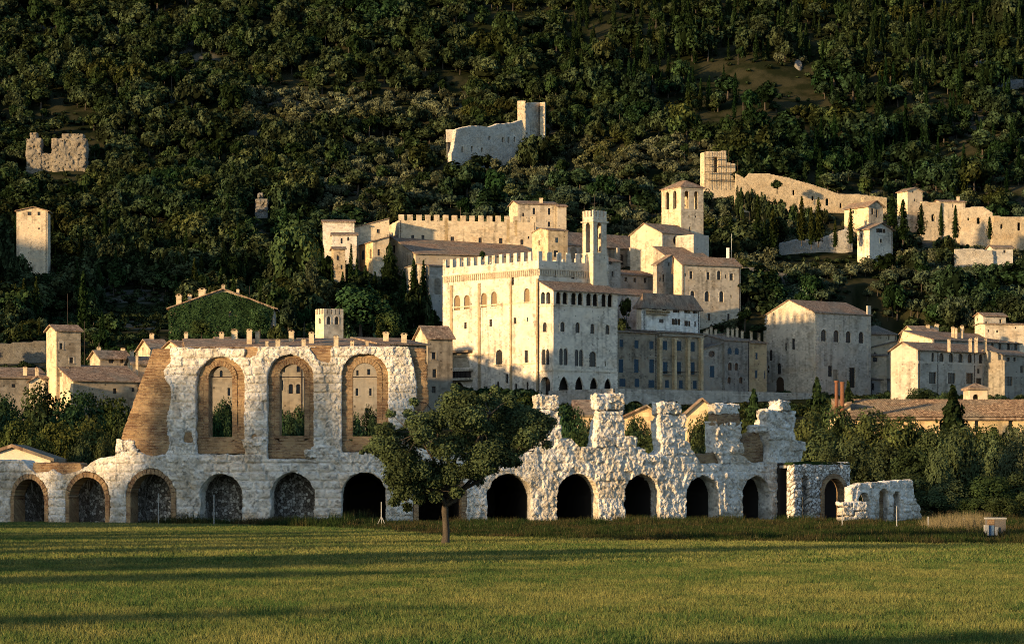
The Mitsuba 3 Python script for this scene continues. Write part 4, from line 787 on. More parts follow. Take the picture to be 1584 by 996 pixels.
for r in range(rows):
    for cidx in range(cols):
        s, w = -.5 + cidx * .26 + random.uniform(-.02, .02), -.55 + r * .34
        V = []
        for ww, dz, rr in ((w - .02, .10, .115), (w + .40, .035, .095)):
            for cx_, sx_ in half: V.append([*(O + u * (s + rr * cx_) + v * ww), ze + ww * sl + .30 + dz + rr * sx_ * .9 + .012 * math.sin(cidx * 1.7 + r)])
        tiles.append((np.array(V), np.array([[i, i + 1, 6 + i] for i in range(4)] + [[i, 6 + i, 5 + i] for i in range(4)] + [[0, 1, 2], [0, 2, 3], [0, 3, 4]])))
Vt, Ft = cat(tiles); nt = len(tiles)
tuv = np.repeat(np.stack([rng.integers(0, 400, nt) * .24 + .1, rng.integers(0, 400, nt) * .36 + .1], 1), 10, 0)
tag(obj('roof_tiles', (Vt, Ft), 'mat_tile', ln, uv=tuv), 'rows of weathered curved clay tiles', kind='stuff')
for i, x in enumerate((1294, 1303)):
    k = obj('flue_pipe', cat([tube([at(x, 590 + 2 * i, 349), at(x, 640, 349)], .24 if i else .2, 10), tube([at(x, 589 + 2 * i, 349), at(x, 592 + 2 * i, 349)], .29, 10)]), 'mat_rust')
    tag(k, ('thinner left-hand' if i == 0 else 'thicker right-hand') + ' rust brown flue pipe beside the left end of the long tiled roof', 'pipe')
house('cream_gable_cottage', 'cream gabled cottage showing between the second and third broken pillars from the right', 'house', 1062, 420, 0, D=8, xr=1109, yb=670, ye=640, yr=618.5, roof='v', fr=.52, t=(1.1, .95), over=.5, deep=.5)
house('cream_low_cottage', 'low cream cottage with a brown tiled gable roof below the arch of the terrace wall', 'house', 966, 430, 0, D=8, xr=1021, yb=670, ye=645, yr=629, roof='v', fr=.62, t=(1.1, .95), over=.5, deep=.5)
house('brown_roof_shed', 'brown roofed shed between the lone tree and the tall broken pillar', 'shed', 889, 440, 0, D=7, xr=930, yb=670, ye=644, yr=620, roof='u', fr=.9, t=(.7, .8), over=.3, deep=.5)
house('left_gable_shed', 'low shed with a tiled gable roof behind the far left of the ruin wall', 'shed', -40, 262, 0, D=7, xr=78, yb=740, ye=712.5, yr=692.5, roof='v', fr=.5, t=(1.2, .35), over=.35, deep=.3)
# --- left hand quarter and the row behind the ruin
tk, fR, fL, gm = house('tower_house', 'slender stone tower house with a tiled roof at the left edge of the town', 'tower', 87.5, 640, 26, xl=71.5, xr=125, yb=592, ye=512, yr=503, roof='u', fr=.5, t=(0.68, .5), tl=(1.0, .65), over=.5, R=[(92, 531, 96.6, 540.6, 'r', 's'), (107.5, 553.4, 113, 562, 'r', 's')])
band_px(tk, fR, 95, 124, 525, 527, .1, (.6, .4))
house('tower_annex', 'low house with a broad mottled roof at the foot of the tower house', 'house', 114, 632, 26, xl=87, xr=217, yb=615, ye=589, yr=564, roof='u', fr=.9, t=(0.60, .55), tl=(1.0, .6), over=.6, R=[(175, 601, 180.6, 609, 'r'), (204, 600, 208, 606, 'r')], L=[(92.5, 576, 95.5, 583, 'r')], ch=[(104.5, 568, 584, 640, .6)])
house('far_left_house', 'low grey house with a long dark roof at the far left edge', 'house', -30, 640, 20, D=12, xr=73, yb=612, ye=584.5, yr=567, roof='u', fr=.9, t=(0.50, .15), R=[(18, 594, 24, 599.5, 'r')], ch=[(57, 568, 584, 645, .6), (39, 567, 578, 645, .8)])
house('left_hut', 'tiny lit hut with a red roof below the tower house', 'hut', 46, 622, 10, D=6, xr=70, yb=606, ye=590, yr=583, roof='v', t=(1.0, .6), ch=[(58, 569, 590, 624, .5)])
house('twin_chimney_house', 'gabled house with tall chimneys right of the tower house', 'house', 155, 665, 30, xl=139, xr=200, yb=572, ye=554, yr=543, roof='u', fr=.5, t=(.7, .4), tl=(.9, .5), R=[(168, 556, 176, 562, 'r'), (186, 556, 191, 562, 'r')], ch=[(153, 536, 550, 670, .8), (190.5, 538, 550, 672, .9)])
house('alley_house', 'narrow lit house with leaning chimneys touching the slanted brick buttress', 'house', 205, 650, 28, xl=197, xr=236, yb=590, ye=562, yr=553, roof='u', t=(.8, .4), tl=(1.05, .7), L=[(200, 562, 202, 567, 'r')], ch=[(204, 541, 556, 655, .8), (212, 545, 570, 648, .5)])
ROW = [('row_house', 'first gabled house of the row showing just above the top left corner of the ruin', 213, 236, 262, 545, 541, 525, 660, [(235, 515, 528, 668, .9)], (.75, .4)),
       ('row_house', 'second gabled house of the row above the ruin, with a small attic window', 252, 279, 348, 560, 538, 527, 640, [(288, 513, 533, 642, .7)], (.8, .45)),
       ('row_house', 'third house of the row above the ruin, with two tall chimneys and a dormer', 326, 343, 372, 560, 536, 522, 650, [(343, 513, 533, 650, .9), (363, 509, 527, 652, 1.2)], (.85, .5))]
for nm, lb, xl_, xc_, xr_, yb_, ye_, yr_, Y_, ch_, t_ in ROW:
    house(nm, lb, 'house', xc_, Y_, 24, xl=xl_, xr=xr_, yb=yb_, ye=ye_, yr=yr_, roof='u', fr=.5, t=t_, tl=(1.02, .6), ch=ch_, L=[(xc_ - 16, ye_ - 3, xc_ - 14, ye_ + 2, 'r')], group='houses in the row behind the ruin')
house('window_row_house', 'long tall house whose facade shows through the ruin windows, with a long tiled roof', 'house', 290, 600, 8, D=13, xr=470, yb=655, ye=538, yr=522, roof='u', fr=.9, t=(0.51, .45), ch=[(386, 509, 522, 606, 1.0), (398, 512, 522, 607, .8), (430, 525, 534, 602, .9), (413, 527, 536, 601, .6)],
      R=[(326, 573, 330.6, 584, 'a'), (340, 573, 344.6, 584, 'a'), (352, 600, 356, 612, 'r'), (433, 588, 438, 604, 'r', 's'), (446.5, 594, 453.5, 609, 'a', 's'), (458, 594, 464.6, 609, 'a', 's'), (459, 566, 466, 576, 'r'), (437, 568, 441, 576, 'r'), (400, 560, 408, 576, 'r'), (380, 590, 388, 606, 'r')])
house('pale_row_house', 'pale rendered house with small windows framed by the third ruin window', 'house', 470, 606, 8, D=13, xr=600, yb=655, ye=537, yr=521, roof='u', fr=.9, t=(0.57, .25), ch=[(451, 511, 524, 612, 1.0), (482, 513, 529, 610, 1.0), (520, 519, 532, 606, .9), (470, 524, 532, 604, .8), (545, 527, 536, 604, .7)],
      R=[(550, 601, 554, 612, 'r', 's'), (571, 601, 575, 612, 'r', 's'), (551, 573, 555, 581, 'r'), (568, 571, 573, 580, 'r'), (565, 631, 571, 640, 'r'), (510, 560, 517, 572, 'r')])
house('end_row_house', 'brown row house with two chimneys at the right end of the ruin top', 'house', 588, 610, 30, D=13, xr=660, yb=655, ye=533, yr=520, roof='u', fr=.9, t=(0.42, .45), ch=[(597, 513, 527, 616, 1.1), (625, 515, 529, 615, 1.1), (568, 527, 536, 608, .6)])
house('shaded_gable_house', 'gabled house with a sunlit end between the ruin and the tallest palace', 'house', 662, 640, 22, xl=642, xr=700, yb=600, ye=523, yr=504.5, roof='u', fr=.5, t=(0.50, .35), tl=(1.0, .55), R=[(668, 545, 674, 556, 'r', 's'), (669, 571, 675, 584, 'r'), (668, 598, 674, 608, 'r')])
for i, (x, y0, y1, Y, lb) in enumerate([(104.3, 455, 508, 648, 'thin dark aerial rising from the roof of the tower house'), (131, 497, 565, 655, 'thin aerial mast just right of the tower house'), (386, 443, 475, 775, 'thin aerial on the ridge of the ivy covered house'), (552, 380, 408, 1080, 'thin aerial near the yellow house')]):
    tag(obj('aerial', tube([at(x, y0, Y), at(x, y1, Y)], .07, 5), 'mat_iron'), lb, 'aerial')
iv, fR, fL, gm = house('ivy_house', 'wide gabled house whose front is covered in green ivy', 'house', 263, 770, 2, D=12, xr=424, yb=520, ye=477, yr=448, roof='v', fr=.51, t=(.7, .3), over=.9, R=[(300, 472, 304, 480, 'r', 's'), (327, 476, 333, 486, 'r', 's'), (360, 500, 364, 508, 'r', 's'), (300, 494, 305, 504, 'r', 's')],
      ch=[(277, 455, 472, 776, 1.3), (293.5, 455, 466, 778, .9), (313, 446, 459, 778, 1.7), (345.5, 440, 452, 778, .8), (368, 447, 456, 778, .7)])
turr, fR, fL, gm = house('small_turret', 'small pale crenellated turret rising among trees behind the ruin', 'tower', 501, 720, 30, xl=487.6, xr=531, yb=525, ye=486, roof='flat', t=(1.1, .4), tl=(1.15, .5), merl=(5, 4, 1.3, .75), R=[(505.6, 490, 511, 502, 'a', 's'), (518, 490, 523.6, 502, 'a', 's')], L=[(493, 492, 496, 501, 'a')])
gb, fR, fL, gm = house('white_tower', 'tall pale watch tower with a shallow roof standing among trees at the far left', 'tower', 25.5, 1075, 2, D=9, xr=73.5, yb=440, ye=327, yr=321, roof='v', fr=.55, t=(1.05, .55), over=.7, R=[(42.6, 328, 48.8, 333.6, 'r'), (58, 328, 62.6, 333.6, 'r'), (59, 352.6, 61.6, 355.6, 'r')])

# ------------------------------------------------------------------ walls, the ruined keep and rocks on the hillside
def freewall(name, label, ct, px, Y, a, pts, thick, t, wins=(), parent=None, rough=True, dep0=0.0, clear=True):
    fc = frontal(px, Y, a)
    pol = fc.poly(pts)
    pol = unary_union([pol, affinity.translate(pol, 0, -4), affinity.translate(pol, 0, -8)]) if name != 'keep_spur' else pol
    for q in wins: pol = pol.difference(fc.rect(*q[:4], q[4]))
    key = parent or thing(name, label, ct)
    if rough:
        b = pol.bounds; hh = .32
        S, Z = np.meshgrid(np.arange(b[0] - 1, b[2] + 1, hh), np.arange(b[1], b[3] + 1.5, hh), indexing='ij')
        ins = shapely.contains_xy(pol, S, Z)
        sd = (ndimage.distance_transform_edt(~ins) - ndimage.distance_transform_edt(ins)) * hh
        n = lambda fq, s_: meshkit.fbm(np.stack([S * fq, Z * fq, S * 0 + s_], -1), 3, 4) - .5
        sd = sd + 1.1 * n(.5, 1.5) * (Z > b[3] - 99); disp = .30 * n(.25, 3.5) + .25 * n(1.1, 4.5)
        D = np.arange(-1.2, thick + .8, hh)[None, None]
        f = np.maximum(sd[..., None], np.maximum(-disp[..., None] - D, D - thick)); f[:, :, 0] = f[:, :, -1] = 1; f[0] = f[-1] = 1; f[:, 0] = f[:, -1] = 1
        V, Fc = surface_nets(f, np.array([b[0] - 1, b[1], -1.2 + dep0]), hh); V = fc.to3(V)
    else: V, Fc, _ = fc.extr(pol, dep0, dep0 + thick)
    obj('wall', (V, Fc), 'mat_stone', key, uv=t)
    xs = [p[0] for p in pts]; ys = [p[1] for p in pts]
    if clear: CLEAR.append((min(xs), min(ys), max(xs), max(ys), Y))
    FOOT.append(Polygon([fc.to3([[b_, 0, d_]])[0][:2] for b_, d_ in ((pol.bounds[0], -1), (pol.bounds[2], -1), (pol.bounds[2], thick + 1), (pol.bounds[0], thick + 1))]))
    return key, fc
kq = lambda x, y: (640 + x / 6.09, 130 + y / 6.09)
kp, fc = freewall('ruined_keep', 'pale ruined keep with two broken tower walls alone on the wooded hillside', 'ruin', 700, 1245, 43, [kq(*p) for p in [(350, 800), (350, 670), (375, 600), (400, 430), (450, 412), (560, 395), (720, 405), (800, 375), (920, 370), (1000, 345), (1060, 335), (1092, 350), (1098, 570), (1280, 570), (1290, 800)]], 2.2, (1.0, .12),
    wins=[(*kq(832, 508), *kq(848, 552), 'r'), (*kq(885, 510), *kq(900, 555), 'r'), (*kq(945, 508), *kq(958, 548), 'r'), (*kq(706, 495), *kq(722, 530), 'r'), (*kq(452, 600), *kq(468, 652), 'r'), (*kq(543, 590), *kq(558, 640), 'r'), (*kq(636, 605), *kq(652, 646), 'r'), (*kq(1052, 462), *kq(1072, 480), 'r')])
V, Fc, _ = fc.extr(fc.poly([kq(360, 690), kq(360, 560), kq(1080, 420), kq(1080, 690)]), 2.8, 3.2); obj('back_wall', (V, Fc), 'mat_stone', kp, uv=(.35, .1))
frontal_k = frontal(kq(1055, 0)[0], 1274, 43)
V, Fc, _ = frontal_k.extr(frontal_k.poly([kq(*p) for p in [(1046, 700), (1050, 190), (1100, 178), (1140, 174), (1250, 178), (1252, 700)]]), .4, 2.0); obj('tower_wall', (V, Fc), 'mat_stone', kp, uv=(.92, .2))
for x0, x1, y0, y1, Yk in ((975, 1056, 155, 620, 1272.5), (1186, 1246, 170, 640, 1278.5)):
    p0, p1 = at(*kq(x0, y0), Yk), at(*kq(x1, y1), Yk)
    V, Fc = rough_block(p0[0], p1[0], p1[2], p0[2], -1.4, 3.4, 5, h=.4, am=.5, rnd=.15)
    obj('tower_pier', (np.stack([V[:, 0], Yk + V[:, 2], V[:, 1]], 1), Fc), 'mat_stone', kp, uv=(1.08, .55))
freewall('keep_spur', 'short pale wall stub at the left foot of the ruined keep', 'ruin', 688, 1252, 0, [kq(300, 560), kq(300, 430), kq(395, 430), kq(395, 560)], 1.6, (1.0, .1))
sc, fc = freewall('scaffold_tower', 'broken square tower wrapped in scaffolding at the upper end of the town wall', 'tower', 1088, 1200, 14, [(1088, 300), (1088, 235), (1124, 234), (1125, 251), (1138, 254), (1140, 300)], 5.0, (1.05, .6), wins=[(1104, 244, 1110, 268, 'r')])
for x in np.linspace(1089, 1139, 8):
    y0 = 233 if x < 1125 else 250
    s, z1 = fc.sz(x, y0); _, z0 = fc.sz(x, 292)
    obj('scaffold_pole', tube(fc.to3([[s, z0, -1.6], [s, z1, -1.6]]), .07, 5), 'mat_brown', sc)
for y in (245, 256, 267, 278):
    V, Fc, _ = fc.extr(sbox(fc.sz(1089, y)[0], fc.sz(1090, y)[1] - .1, fc.sz(1125 if y < 252 else 1139, y)[0], fc.sz(1090, y)[1]), -1.9, -.9); obj('scaffold_deck', (V, Fc), 'mat_brown', sc)
freewall('town_wall', 'long sloping old town wall descending from the scaffolded tower', 'wall', 1140, 1185, 4, [(1136, 330), (1138, 268), (1152, 276), (1160, 268), (1190, 269), (1219, 275), (1258, 286), (1298, 300), (1330, 301), (1372, 306), (1374, 345), (1300, 345), (1220, 330), (1160, 320)], 1.8, (.72, .62),
         wins=[(1227, 295, 1229.6, 303, 'r'), (1256, 304, 1258.6, 311, 'r'), (1299, 315, 1302, 323, 'r'), (1278, 308, 1281, 318, 'r')])
freewall('garden_wall', 'stretch of pale high wall between two cypresses below the hillside', 'wall', 1426, 1150, 8, [(1424, 375), (1424, 312), (1456, 313), (1456, 375)], 1.8, (.8, .55), wins=[(1441, 332, 1446, 342, 'a')])
freewall('bastion', 'rough crumbling stone bastion between the cypresses at the upper right', 'wall', 1487, 1150, -6, [(1484, 385), (1486, 326), (1497, 321), (1521, 320), (1536, 330), (1538, 390)], 2.4, (.8, .45), wins=[(1512, 338, 1516, 347, 'r'), (1496, 337, 1500, 342, 'r')])
freewall('end_wall', 'brown ruined wall running off the right edge above the olive grove', 'wall', 1535, 1145, 4, [(1533, 395), (1536, 334), (1552, 335), (1605, 336), (1605, 395)], 2.0, (.72, .66), wins=[(1548, 347, 1551, 354, 'r'), (1574, 345, 1579, 357, 'a')])
house('wall_tower', 'square tower house with a tiled gable roof set on the town wall', 'tower', 1404, 1160, 24, xl=1387.6, xr=1427, yb=355, ye=296, yr=290.6, roof='v', t=(1.0, .55), tl=(1.15, .65), R=[(1414, 308, 1416, 312, 'r'), (1411, 296, 1413, 299, 'r')])
house('wall_house', 'pale house with a flat tiled roof built onto the wall between the cypresses', 'house', 1455, 1152, 8, D=10, xr=1493, yb=360, ye=313, yr=309, roof='u', t=(1.0, .45), R=[(1473, 316, 1475, 322, 'r'), (1478, 345, 1480, 350, 'r')], ch=[(1482, 304, 312, 1156, 1.0)])
house('hill_cottage', 'cream hillside cottage with a broad tiled roof just below the town wall', 'house', 1344, 1140, 30, xl=1306, xr=1366, yb=346, ye=319, yr=311, roof='v', t=(.95, .45), tl=(1.15, .7), over=.8, R=[(1348, 323, 1351, 332, 'r'), (1355, 325, 1358, 337, 'r')], L=[(1318, 326, 1321, 331, 'r')], ch=[(1334, 304, 314, 1150, .8)])
house('white_farmhouse', 'white farmhouse with a gable and two small windows on the slope among cypresses', 'house', 1345, 1105, 39.0, xl=1326, xr=1381, yb=392, ye=354.6, yr=344.6, roof='v', t=(1.2, .12), tl=(1.3, .45), over=.8, R=[(1359, 354, 1365.6, 360.6, 'r', 'B'), (1361, 370, 1364.4, 375.6, 'r', 's')], L=[(1331, 362, 1333.4, 368, 'r')], ch=[(1339, 341, 351, 1110, .8)])
house('olive_hut', 'small white hut with a low roof in the olive grove at the upper right', 'hut', 1536, 1100, 12, D=6, xr=1567, yb=402, ye=384, yr=379.6, roof='u', t=(1.1, .1), R=[(1552, 387, 1556, 392, 'r')])
freewall('grove_wall', 'low pale retaining wall in the olive grove left of the white hut', 'wall', 1478, 1098, 4, [(1476, 410), (1477, 386), (1500, 384), (1536, 388), (1538, 410)], 1.4, (.85, .15))
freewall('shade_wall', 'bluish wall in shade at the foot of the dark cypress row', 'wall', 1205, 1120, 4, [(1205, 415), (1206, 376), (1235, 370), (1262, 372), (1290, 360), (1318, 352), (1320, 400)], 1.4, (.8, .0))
def crag(name, label, px, Y, lumps, tone):
    k = thing(name, label, 'rock')
    for n, (x0, x1, y0, y1, dep) in enumerate(lumps):
        p0, p1 = at(x0, y0, Y), at(x1, y1, Y)
        V, Fc = rough_block(p0[0], p1[0], p1[2] - 6, p0[2], -dep, dep + 2, 31 + n + int(px), h=.55, am=1.9, rnd=1.2)
        obj('rock_face', (np.stack([V[:, 0], Y + V[:, 2], V[:, 1]], 1), Fc), 'mat_stone', k, uv=tone)
    FOOT.append(sbox(p0[0] - 3, Y - 4, p1[0] + 3, Y + 5))
    CLEAR.append((min(l[0] for l in lumps), min(l[2] for l in lumps), max(l[1] for l in lumps), min(l[2] for l in lumps) + 66, Y))
crag('left_rock', 'jagged pale rock pinnacle and cliff standing out of the woods at the far left', 40, 1238, [(40, 66, 214, 268, 2.5), (46, 60, 204, 240, 1.8), (60, 88, 236, 272, 2), (80, 136, 214, 262, 3.2), (96, 132, 206, 240, 2.4)], (.42, .3))
crag('grey_rock', 'slim grey rock showing between dark trees left of the crenellated building', 394, 1160, [(394, 416, 306, 340, 1.5), (398, 408, 297, 325, 1.2)], (.42, .0))
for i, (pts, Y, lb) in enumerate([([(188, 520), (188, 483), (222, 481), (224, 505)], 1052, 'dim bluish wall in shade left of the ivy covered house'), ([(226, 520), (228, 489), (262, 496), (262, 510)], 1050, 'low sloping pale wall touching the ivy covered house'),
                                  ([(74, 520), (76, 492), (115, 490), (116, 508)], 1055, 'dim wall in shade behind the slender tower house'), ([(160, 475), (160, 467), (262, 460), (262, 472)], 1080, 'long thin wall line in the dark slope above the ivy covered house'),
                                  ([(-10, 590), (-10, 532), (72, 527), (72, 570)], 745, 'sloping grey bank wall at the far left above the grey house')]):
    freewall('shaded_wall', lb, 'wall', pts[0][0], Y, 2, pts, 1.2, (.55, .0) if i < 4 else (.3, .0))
# pale road cutting on the slope behind the plain palace
freewall('road_cutting', 'long pale bank of the road on the slope behind the plain grey palace', 'bank', 1150, 1066, 20, [(1150, 424), (1150, 413), (1180, 415), (1240, 430), (1300, 442), (1330, 457), (1350, 472), (1350, 486), (1230, 460), (1180, 434)], 2.5, (.34, .1), clear=False)
for i, (x, y, w, h_) in enumerate([(640, 44, 44, 12), (1520, 118, 36, 20), (1490, 66, 22, 8), (1560, 152, 60, 14), (40, 62, 70, 10), (1235, 115, 14, 8), (500, 8, 60, 8)]):
    Yr = np.interp(y, [0, 260], [1475, 1255])
    p = at(x, y, Yr); ex = w / F * Yr / 2
    xs = np.linspace(-1, 1, 26); 
    def rz(X, Yv): return ground(X, Yv) + 1.2 + 3.0 * (meshkit.fbm(np.stack([X / 4, Yv / 4, X * 0 + i], -1), 3, 6) - .35) - 4 * np.clip(((X - p[0]) / ex) ** 2 + ((Yv - p[1]) / (h_ * .6)) ** 2 - .55, 0, 3)
    tag(obj('rock_outcrop', grid_mesh(p[0] + xs * ex * 1.1, p[1] + xs * h_ * .8, rz), 'mat_stone', uv=(.38, .0)), ['grey scree patch high in the woods near the top centre', 'bluish scree among conifers at the top right', 'small scree streak above the larger one at the top right', 'scree strip at the right edge below the conifers', 'grey rock strip in the woods at the top left', 'tiny rock between conifers right of the top centre', 'rock strip at the very top left of centre'][i], 'rock')

# ------------------------------------------------------------------ small things by the ruin
def post(px, y0, y1, Y, r, mat, label, name='post', legs=False):
    p0, p1 = at(px, y0, Y), at(px, y1, Y); p1[2] = min(p1[2], 0)
    k = thing(name, label, 'post'); obj('shaft', tube([p1, p0], r, 8), mat, k)
    if legs:
        for dx, dy in ((-.35, -.2), (.35, -.2), (0, .4)): obj('leg', tube([p1 + [dx, dy, 0], p1 + [0, 0, .75]], r * .7, 6), mat, k)
post(590, 776, 812, 205, .032, 'mat_grey', 'thin pale survey post on splayed legs left of the lone tree', legs=True)
post(245, 763, 802, 217, .03, 'mat_grey', 'thin pale post standing in the third lower arch from the left')
post(331, 765, 800, 214, .03, 'mat_grey', 'thin pale post standing in the fourth lower arch from the left')
post(1303, 790, 826, 200, .035, 'mat_grey', 'grey fence post in front of the dark brick arch at the right')
post(1387, 783, 830, 196, .035, 'mat_grey', 'leaning prop post in front of the short arched wall', legs=True)
post(1436, 799, 824, 192, .04, 'mat_grey', 'short pale post right of the short arched wall')
post(1491, 801, 826, 190, .04, 'mat_grey', 'short pale post in the dry grass left of the meter cabinet')
scene['mat_box'] = diff(rgb(0.12, 0.11, 0.10))
cb = thing('meter_cabinet', 'small brick meter box with grey metal doors in the weeds at the far right', 'cabinet')
fc = frontal(1526, 176, 0)
for nm, (x0, y0, x1, y1), d0, d1, mat in (('body', (1527, 803, 1556, 836), 0, .8, 'mat_box'), ('brick_side', (1527.2, 803.4, 1538, 812), -.03, -.003, 'mat_brick'), ('top', (1526, 800.6, 1557, 803), -.08, .9, 'mat_grey'), ('door', (1529, 812.6, 1537.6, 831), -.05, -.003, 'mat_blue'), ('door', (1539, 815, 1544, 829), -.14, -.003, 'mat_grey'), ('side_box', (1523, 812, 1528.8, 832), -.2, .3, 'mat_grey')):
    (s0, z1), (s1, z0) = fc.sz(x0, y0), fc.sz(x1, y1)
    V, Fc, sz = fc.extr(sbox(s0, z0, s1, z1), d0, d1); obj(nm, (V, Fc), mat, cb, uv=sz[:, :2] if mat == 'mat_brick' else None)

# ------------------------------------------------------------------ foliage models
def leaves(c, nrm, size, rg, tilt=.5, asp=.6):
    """Leaf-like rhombs at the points c, roughly facing nrm."""
    n = len(c)
    d = nrm + tilt * rg.normal(size=(n, 3)); d /= np.linalg.norm(d, axis=1, keepdims=True) + 1e-9
    a = np.cross(d, rg.normal(size=(n, 3))); a /= np.linalg.norm(a, axis=1, keepdims=True) + 1e-9
    b = np.cross(d, a)
    s = (size * rg.uniform(.6, 1.35, n))[:, None]
    V = np.stack([c - a * s, c - b * s * asp, c + a * s, c + b * s * asp], 1)
    V[:, 1] += .25 * s * d; V[:, 3] -= .15 * s * d
    i = np.arange(n)[:, None] * 4
    return V.reshape(-1, 3), np.vstack([i + [0, 1, 2], i + [0, 2, 3]])
ICO = trimesh.creation.icosphere(1)
def crown(seed, rx, rz, cz, ncl, nl, size, cr=.36, hue=.1, val=.5, core=.62, low=-.35, spread=.30):
    rg = np.random.default_rng(seed)
    P, N, val_ = [], [], []
    for k in range(ncl):
        d = rg.normal(size=3); d /= np.linalg.norm(d)
        if d[2] < low: d[2] = abs(d[2]) * rg.uniform(0, 1)
        rr = rg.uniform(.5, .86)
        cc = d * rr; r = cr * rg.uniform(.65, 1.25)
        q = rg.normal(size=(nl, 3)); q /= np.linalg.norm(q, axis=1, keepdims=True)
        q = np.where((q @ d)[:, None] < -.25, q - 2 * (q @ d)[:, None] * d, q)
        p = cc + q * r * rg.uniform(.75, 1.08, (nl, 1))
        P.append(p); N.append(q + .35 * d + [0, 0, .25]); val_.append(np.full(nl, np.clip(val + spread * rg.normal() * .6, .05, 1)) + rg.normal(0, .10, nl))
    P, N, v = np.vstack(P), np.vstack(N), np.concatenate(val_)
    P = P * [rx, rx, rz] + [0, 0, cz]
    V, Fc = leaves(P, N, np.full(len(P), size), rg)
    uv = np.stack([np.full(len(P) * 4, hue), np.repeat(np.clip(v, .02, 1), 4)], 1)
    if core:  # dark core: shade inside the crown put into the colour
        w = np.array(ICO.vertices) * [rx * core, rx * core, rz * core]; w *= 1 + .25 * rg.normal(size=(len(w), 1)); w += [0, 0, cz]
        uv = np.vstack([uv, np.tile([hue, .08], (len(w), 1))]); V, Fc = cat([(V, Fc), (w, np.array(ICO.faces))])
    return V, Fc, uv
def spire(seed, r, h, n, size, z0=.06, hue=0.0, val=.3, droop=.0, layers=0):
    """A cypress (layers = 0) or a conifer with whorls of branches."""
    rg = np.random.default_rng(seed)
    t = rg.uniform(0, 1, n) ** (1.25 if not layers else 1.1)
    prof = np.where(t < .25, .55 + 1.8 * t, 1.0 * ((1 - t) / .75) ** .75) if not layers else (1 - t) ** .85 * (.55 + .45 * np.abs(np.sin(t * layers * math.pi)))
    g = rg.uniform(0, 2 * math.pi, n)
    lob = 1 + .22 * np.sin(3 * g + 9 * t + seed) + .14 * np.sin(7 * g - 15 * t)
    rad = r * prof * lob * np.where(rg.random(n) < .75, rg.uniform(.85, 1.08, n), rg.uniform(.3, .9, n))
    c = np.stack([rad * np.cos(g), rad * np.sin(g), h * (z0 + (1 - z0) * t) - droop * rad], 1)
    nr = np.stack([np.cos(g), np.sin(g), np.full(n, .35)], 1)
    V, Fc = leaves(c, nr, np.full(n, size), rg, .45, .55)
    v = np.clip(val + .16 * np.sin(5 * g + 11 * t) + rg.normal(0, .1, n), .02, 1)
    uv = np.stack([np.full(n * 4, hue), np.repeat(v, 4)], 1)
    zs = np.linspace(z0, .9, 6); cw, cf = tube([[0, 0, h * z] for z in zs], [.05 * r, .5 * r, .55 * r, .42 * r, .25 * r, .02], 6)  # dark stem core, inner shade put into the colour
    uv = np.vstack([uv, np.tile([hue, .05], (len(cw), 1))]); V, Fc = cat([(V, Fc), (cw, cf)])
    return V, Fc, uv
MODELS = {}
def model(name, cr, trunk_h, trunk_r, bark=True):
    V, Fc, uv = cr
    g = {'type': 'shapegroup'}
    if trunk_h:
        lean = rng.normal(0, .03, 2) * trunk_h
        g['trunk'] = mikit.ply(tube([[0, 0, -1.0], [0, 0, 0], [lean[0], lean[1], trunk_h * .5], [lean[0] * 1.5, lean[1] * 1.5, trunk_h]], [trunk_r * 1.35, trunk_r * 1.1, trunk_r * .8, trunk_r * .5], 6), 'mat_bark', smooth=True)
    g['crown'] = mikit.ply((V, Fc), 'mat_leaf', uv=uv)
    scene[name] = g; taken.add(name)
    MODELS[name] = (np.abs(V[:, :2]).max(), V[:, 2].max())
for i in range(8):                                                    # each of two or three unequal lobes
    rg_ = np.random.default_rng(900 + i); prt = []
    for k in range(2 + i % 2):
        V, Fc, uv = crown(100 + 10 * i + k, rg_.uniform(2.4, 3.9), rg_.uniform(2.2, 3.9), rg_.uniform(3.6, 5.6), 20, 26, .44, cr=.36, hue=.05 + .05 * i, val=rg_.uniform(.32, .55), spread=.55, low=-.5)
        prt.append((V + [*rg_.normal(0, 1.5, 2), 0], Fc, uv))
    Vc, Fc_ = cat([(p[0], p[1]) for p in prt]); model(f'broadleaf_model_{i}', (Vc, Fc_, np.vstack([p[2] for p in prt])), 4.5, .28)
for i in range(3): model(f'olive_model_{i}', crown(200 + i, 2.7, 2.1, 2.5, 18, 20, .34, hue=.95, val=.50, cr=.40), 2.0, .2)
for i in range(3): model(f'cypress_model_{i}', spire(300 + i, 1.75 + .3 * i, 13.0, 620, .40, hue=.02, val=.26), 1.2, .2)
for i in range(2): model(f'conifer_model_{i}', spire(320 + i, 3.0, 12.5, 640, .42, z0=.1, hue=.10, val=.34, droop=.15, layers=7), 2.0, .22)
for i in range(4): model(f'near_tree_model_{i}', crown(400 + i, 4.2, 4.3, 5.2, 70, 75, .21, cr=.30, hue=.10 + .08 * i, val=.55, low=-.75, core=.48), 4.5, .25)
model('cedar_model', spire(340, 6.2, 17.5, 2600, .36, z0=.16, hue=.10, val=.32, droop=-.05, layers=5), 8.0, .35)
model('near_conifer_model', spire(341, 2.6, 9.0, 1700, .24, z0=.12, hue=.12, val=.42, droop=-.15, layers=6), 2.0, .2)
model('weeping_model', crown(430, 3.6, 4.4, 4.6, 80, 70, .20, cr=.27, hue=.32, val=.85, low=-.8, core=.48), 3.0, .22)
model('golden_tree_model', crown(431, 4.0, 4.2, 4.8, 70, 70, .22, cr=.30, hue=.55, val=.95, low=-.8, core=.48), 3.0, .22)
for i in range(2): model(f'bright_model_{i}', crown(440 + i, 4.4, 4.4, 5.2, 60, 34, .34, cr=.30, hue=.12, val=.92, low=-.8, core=.5), 3.5, .3)
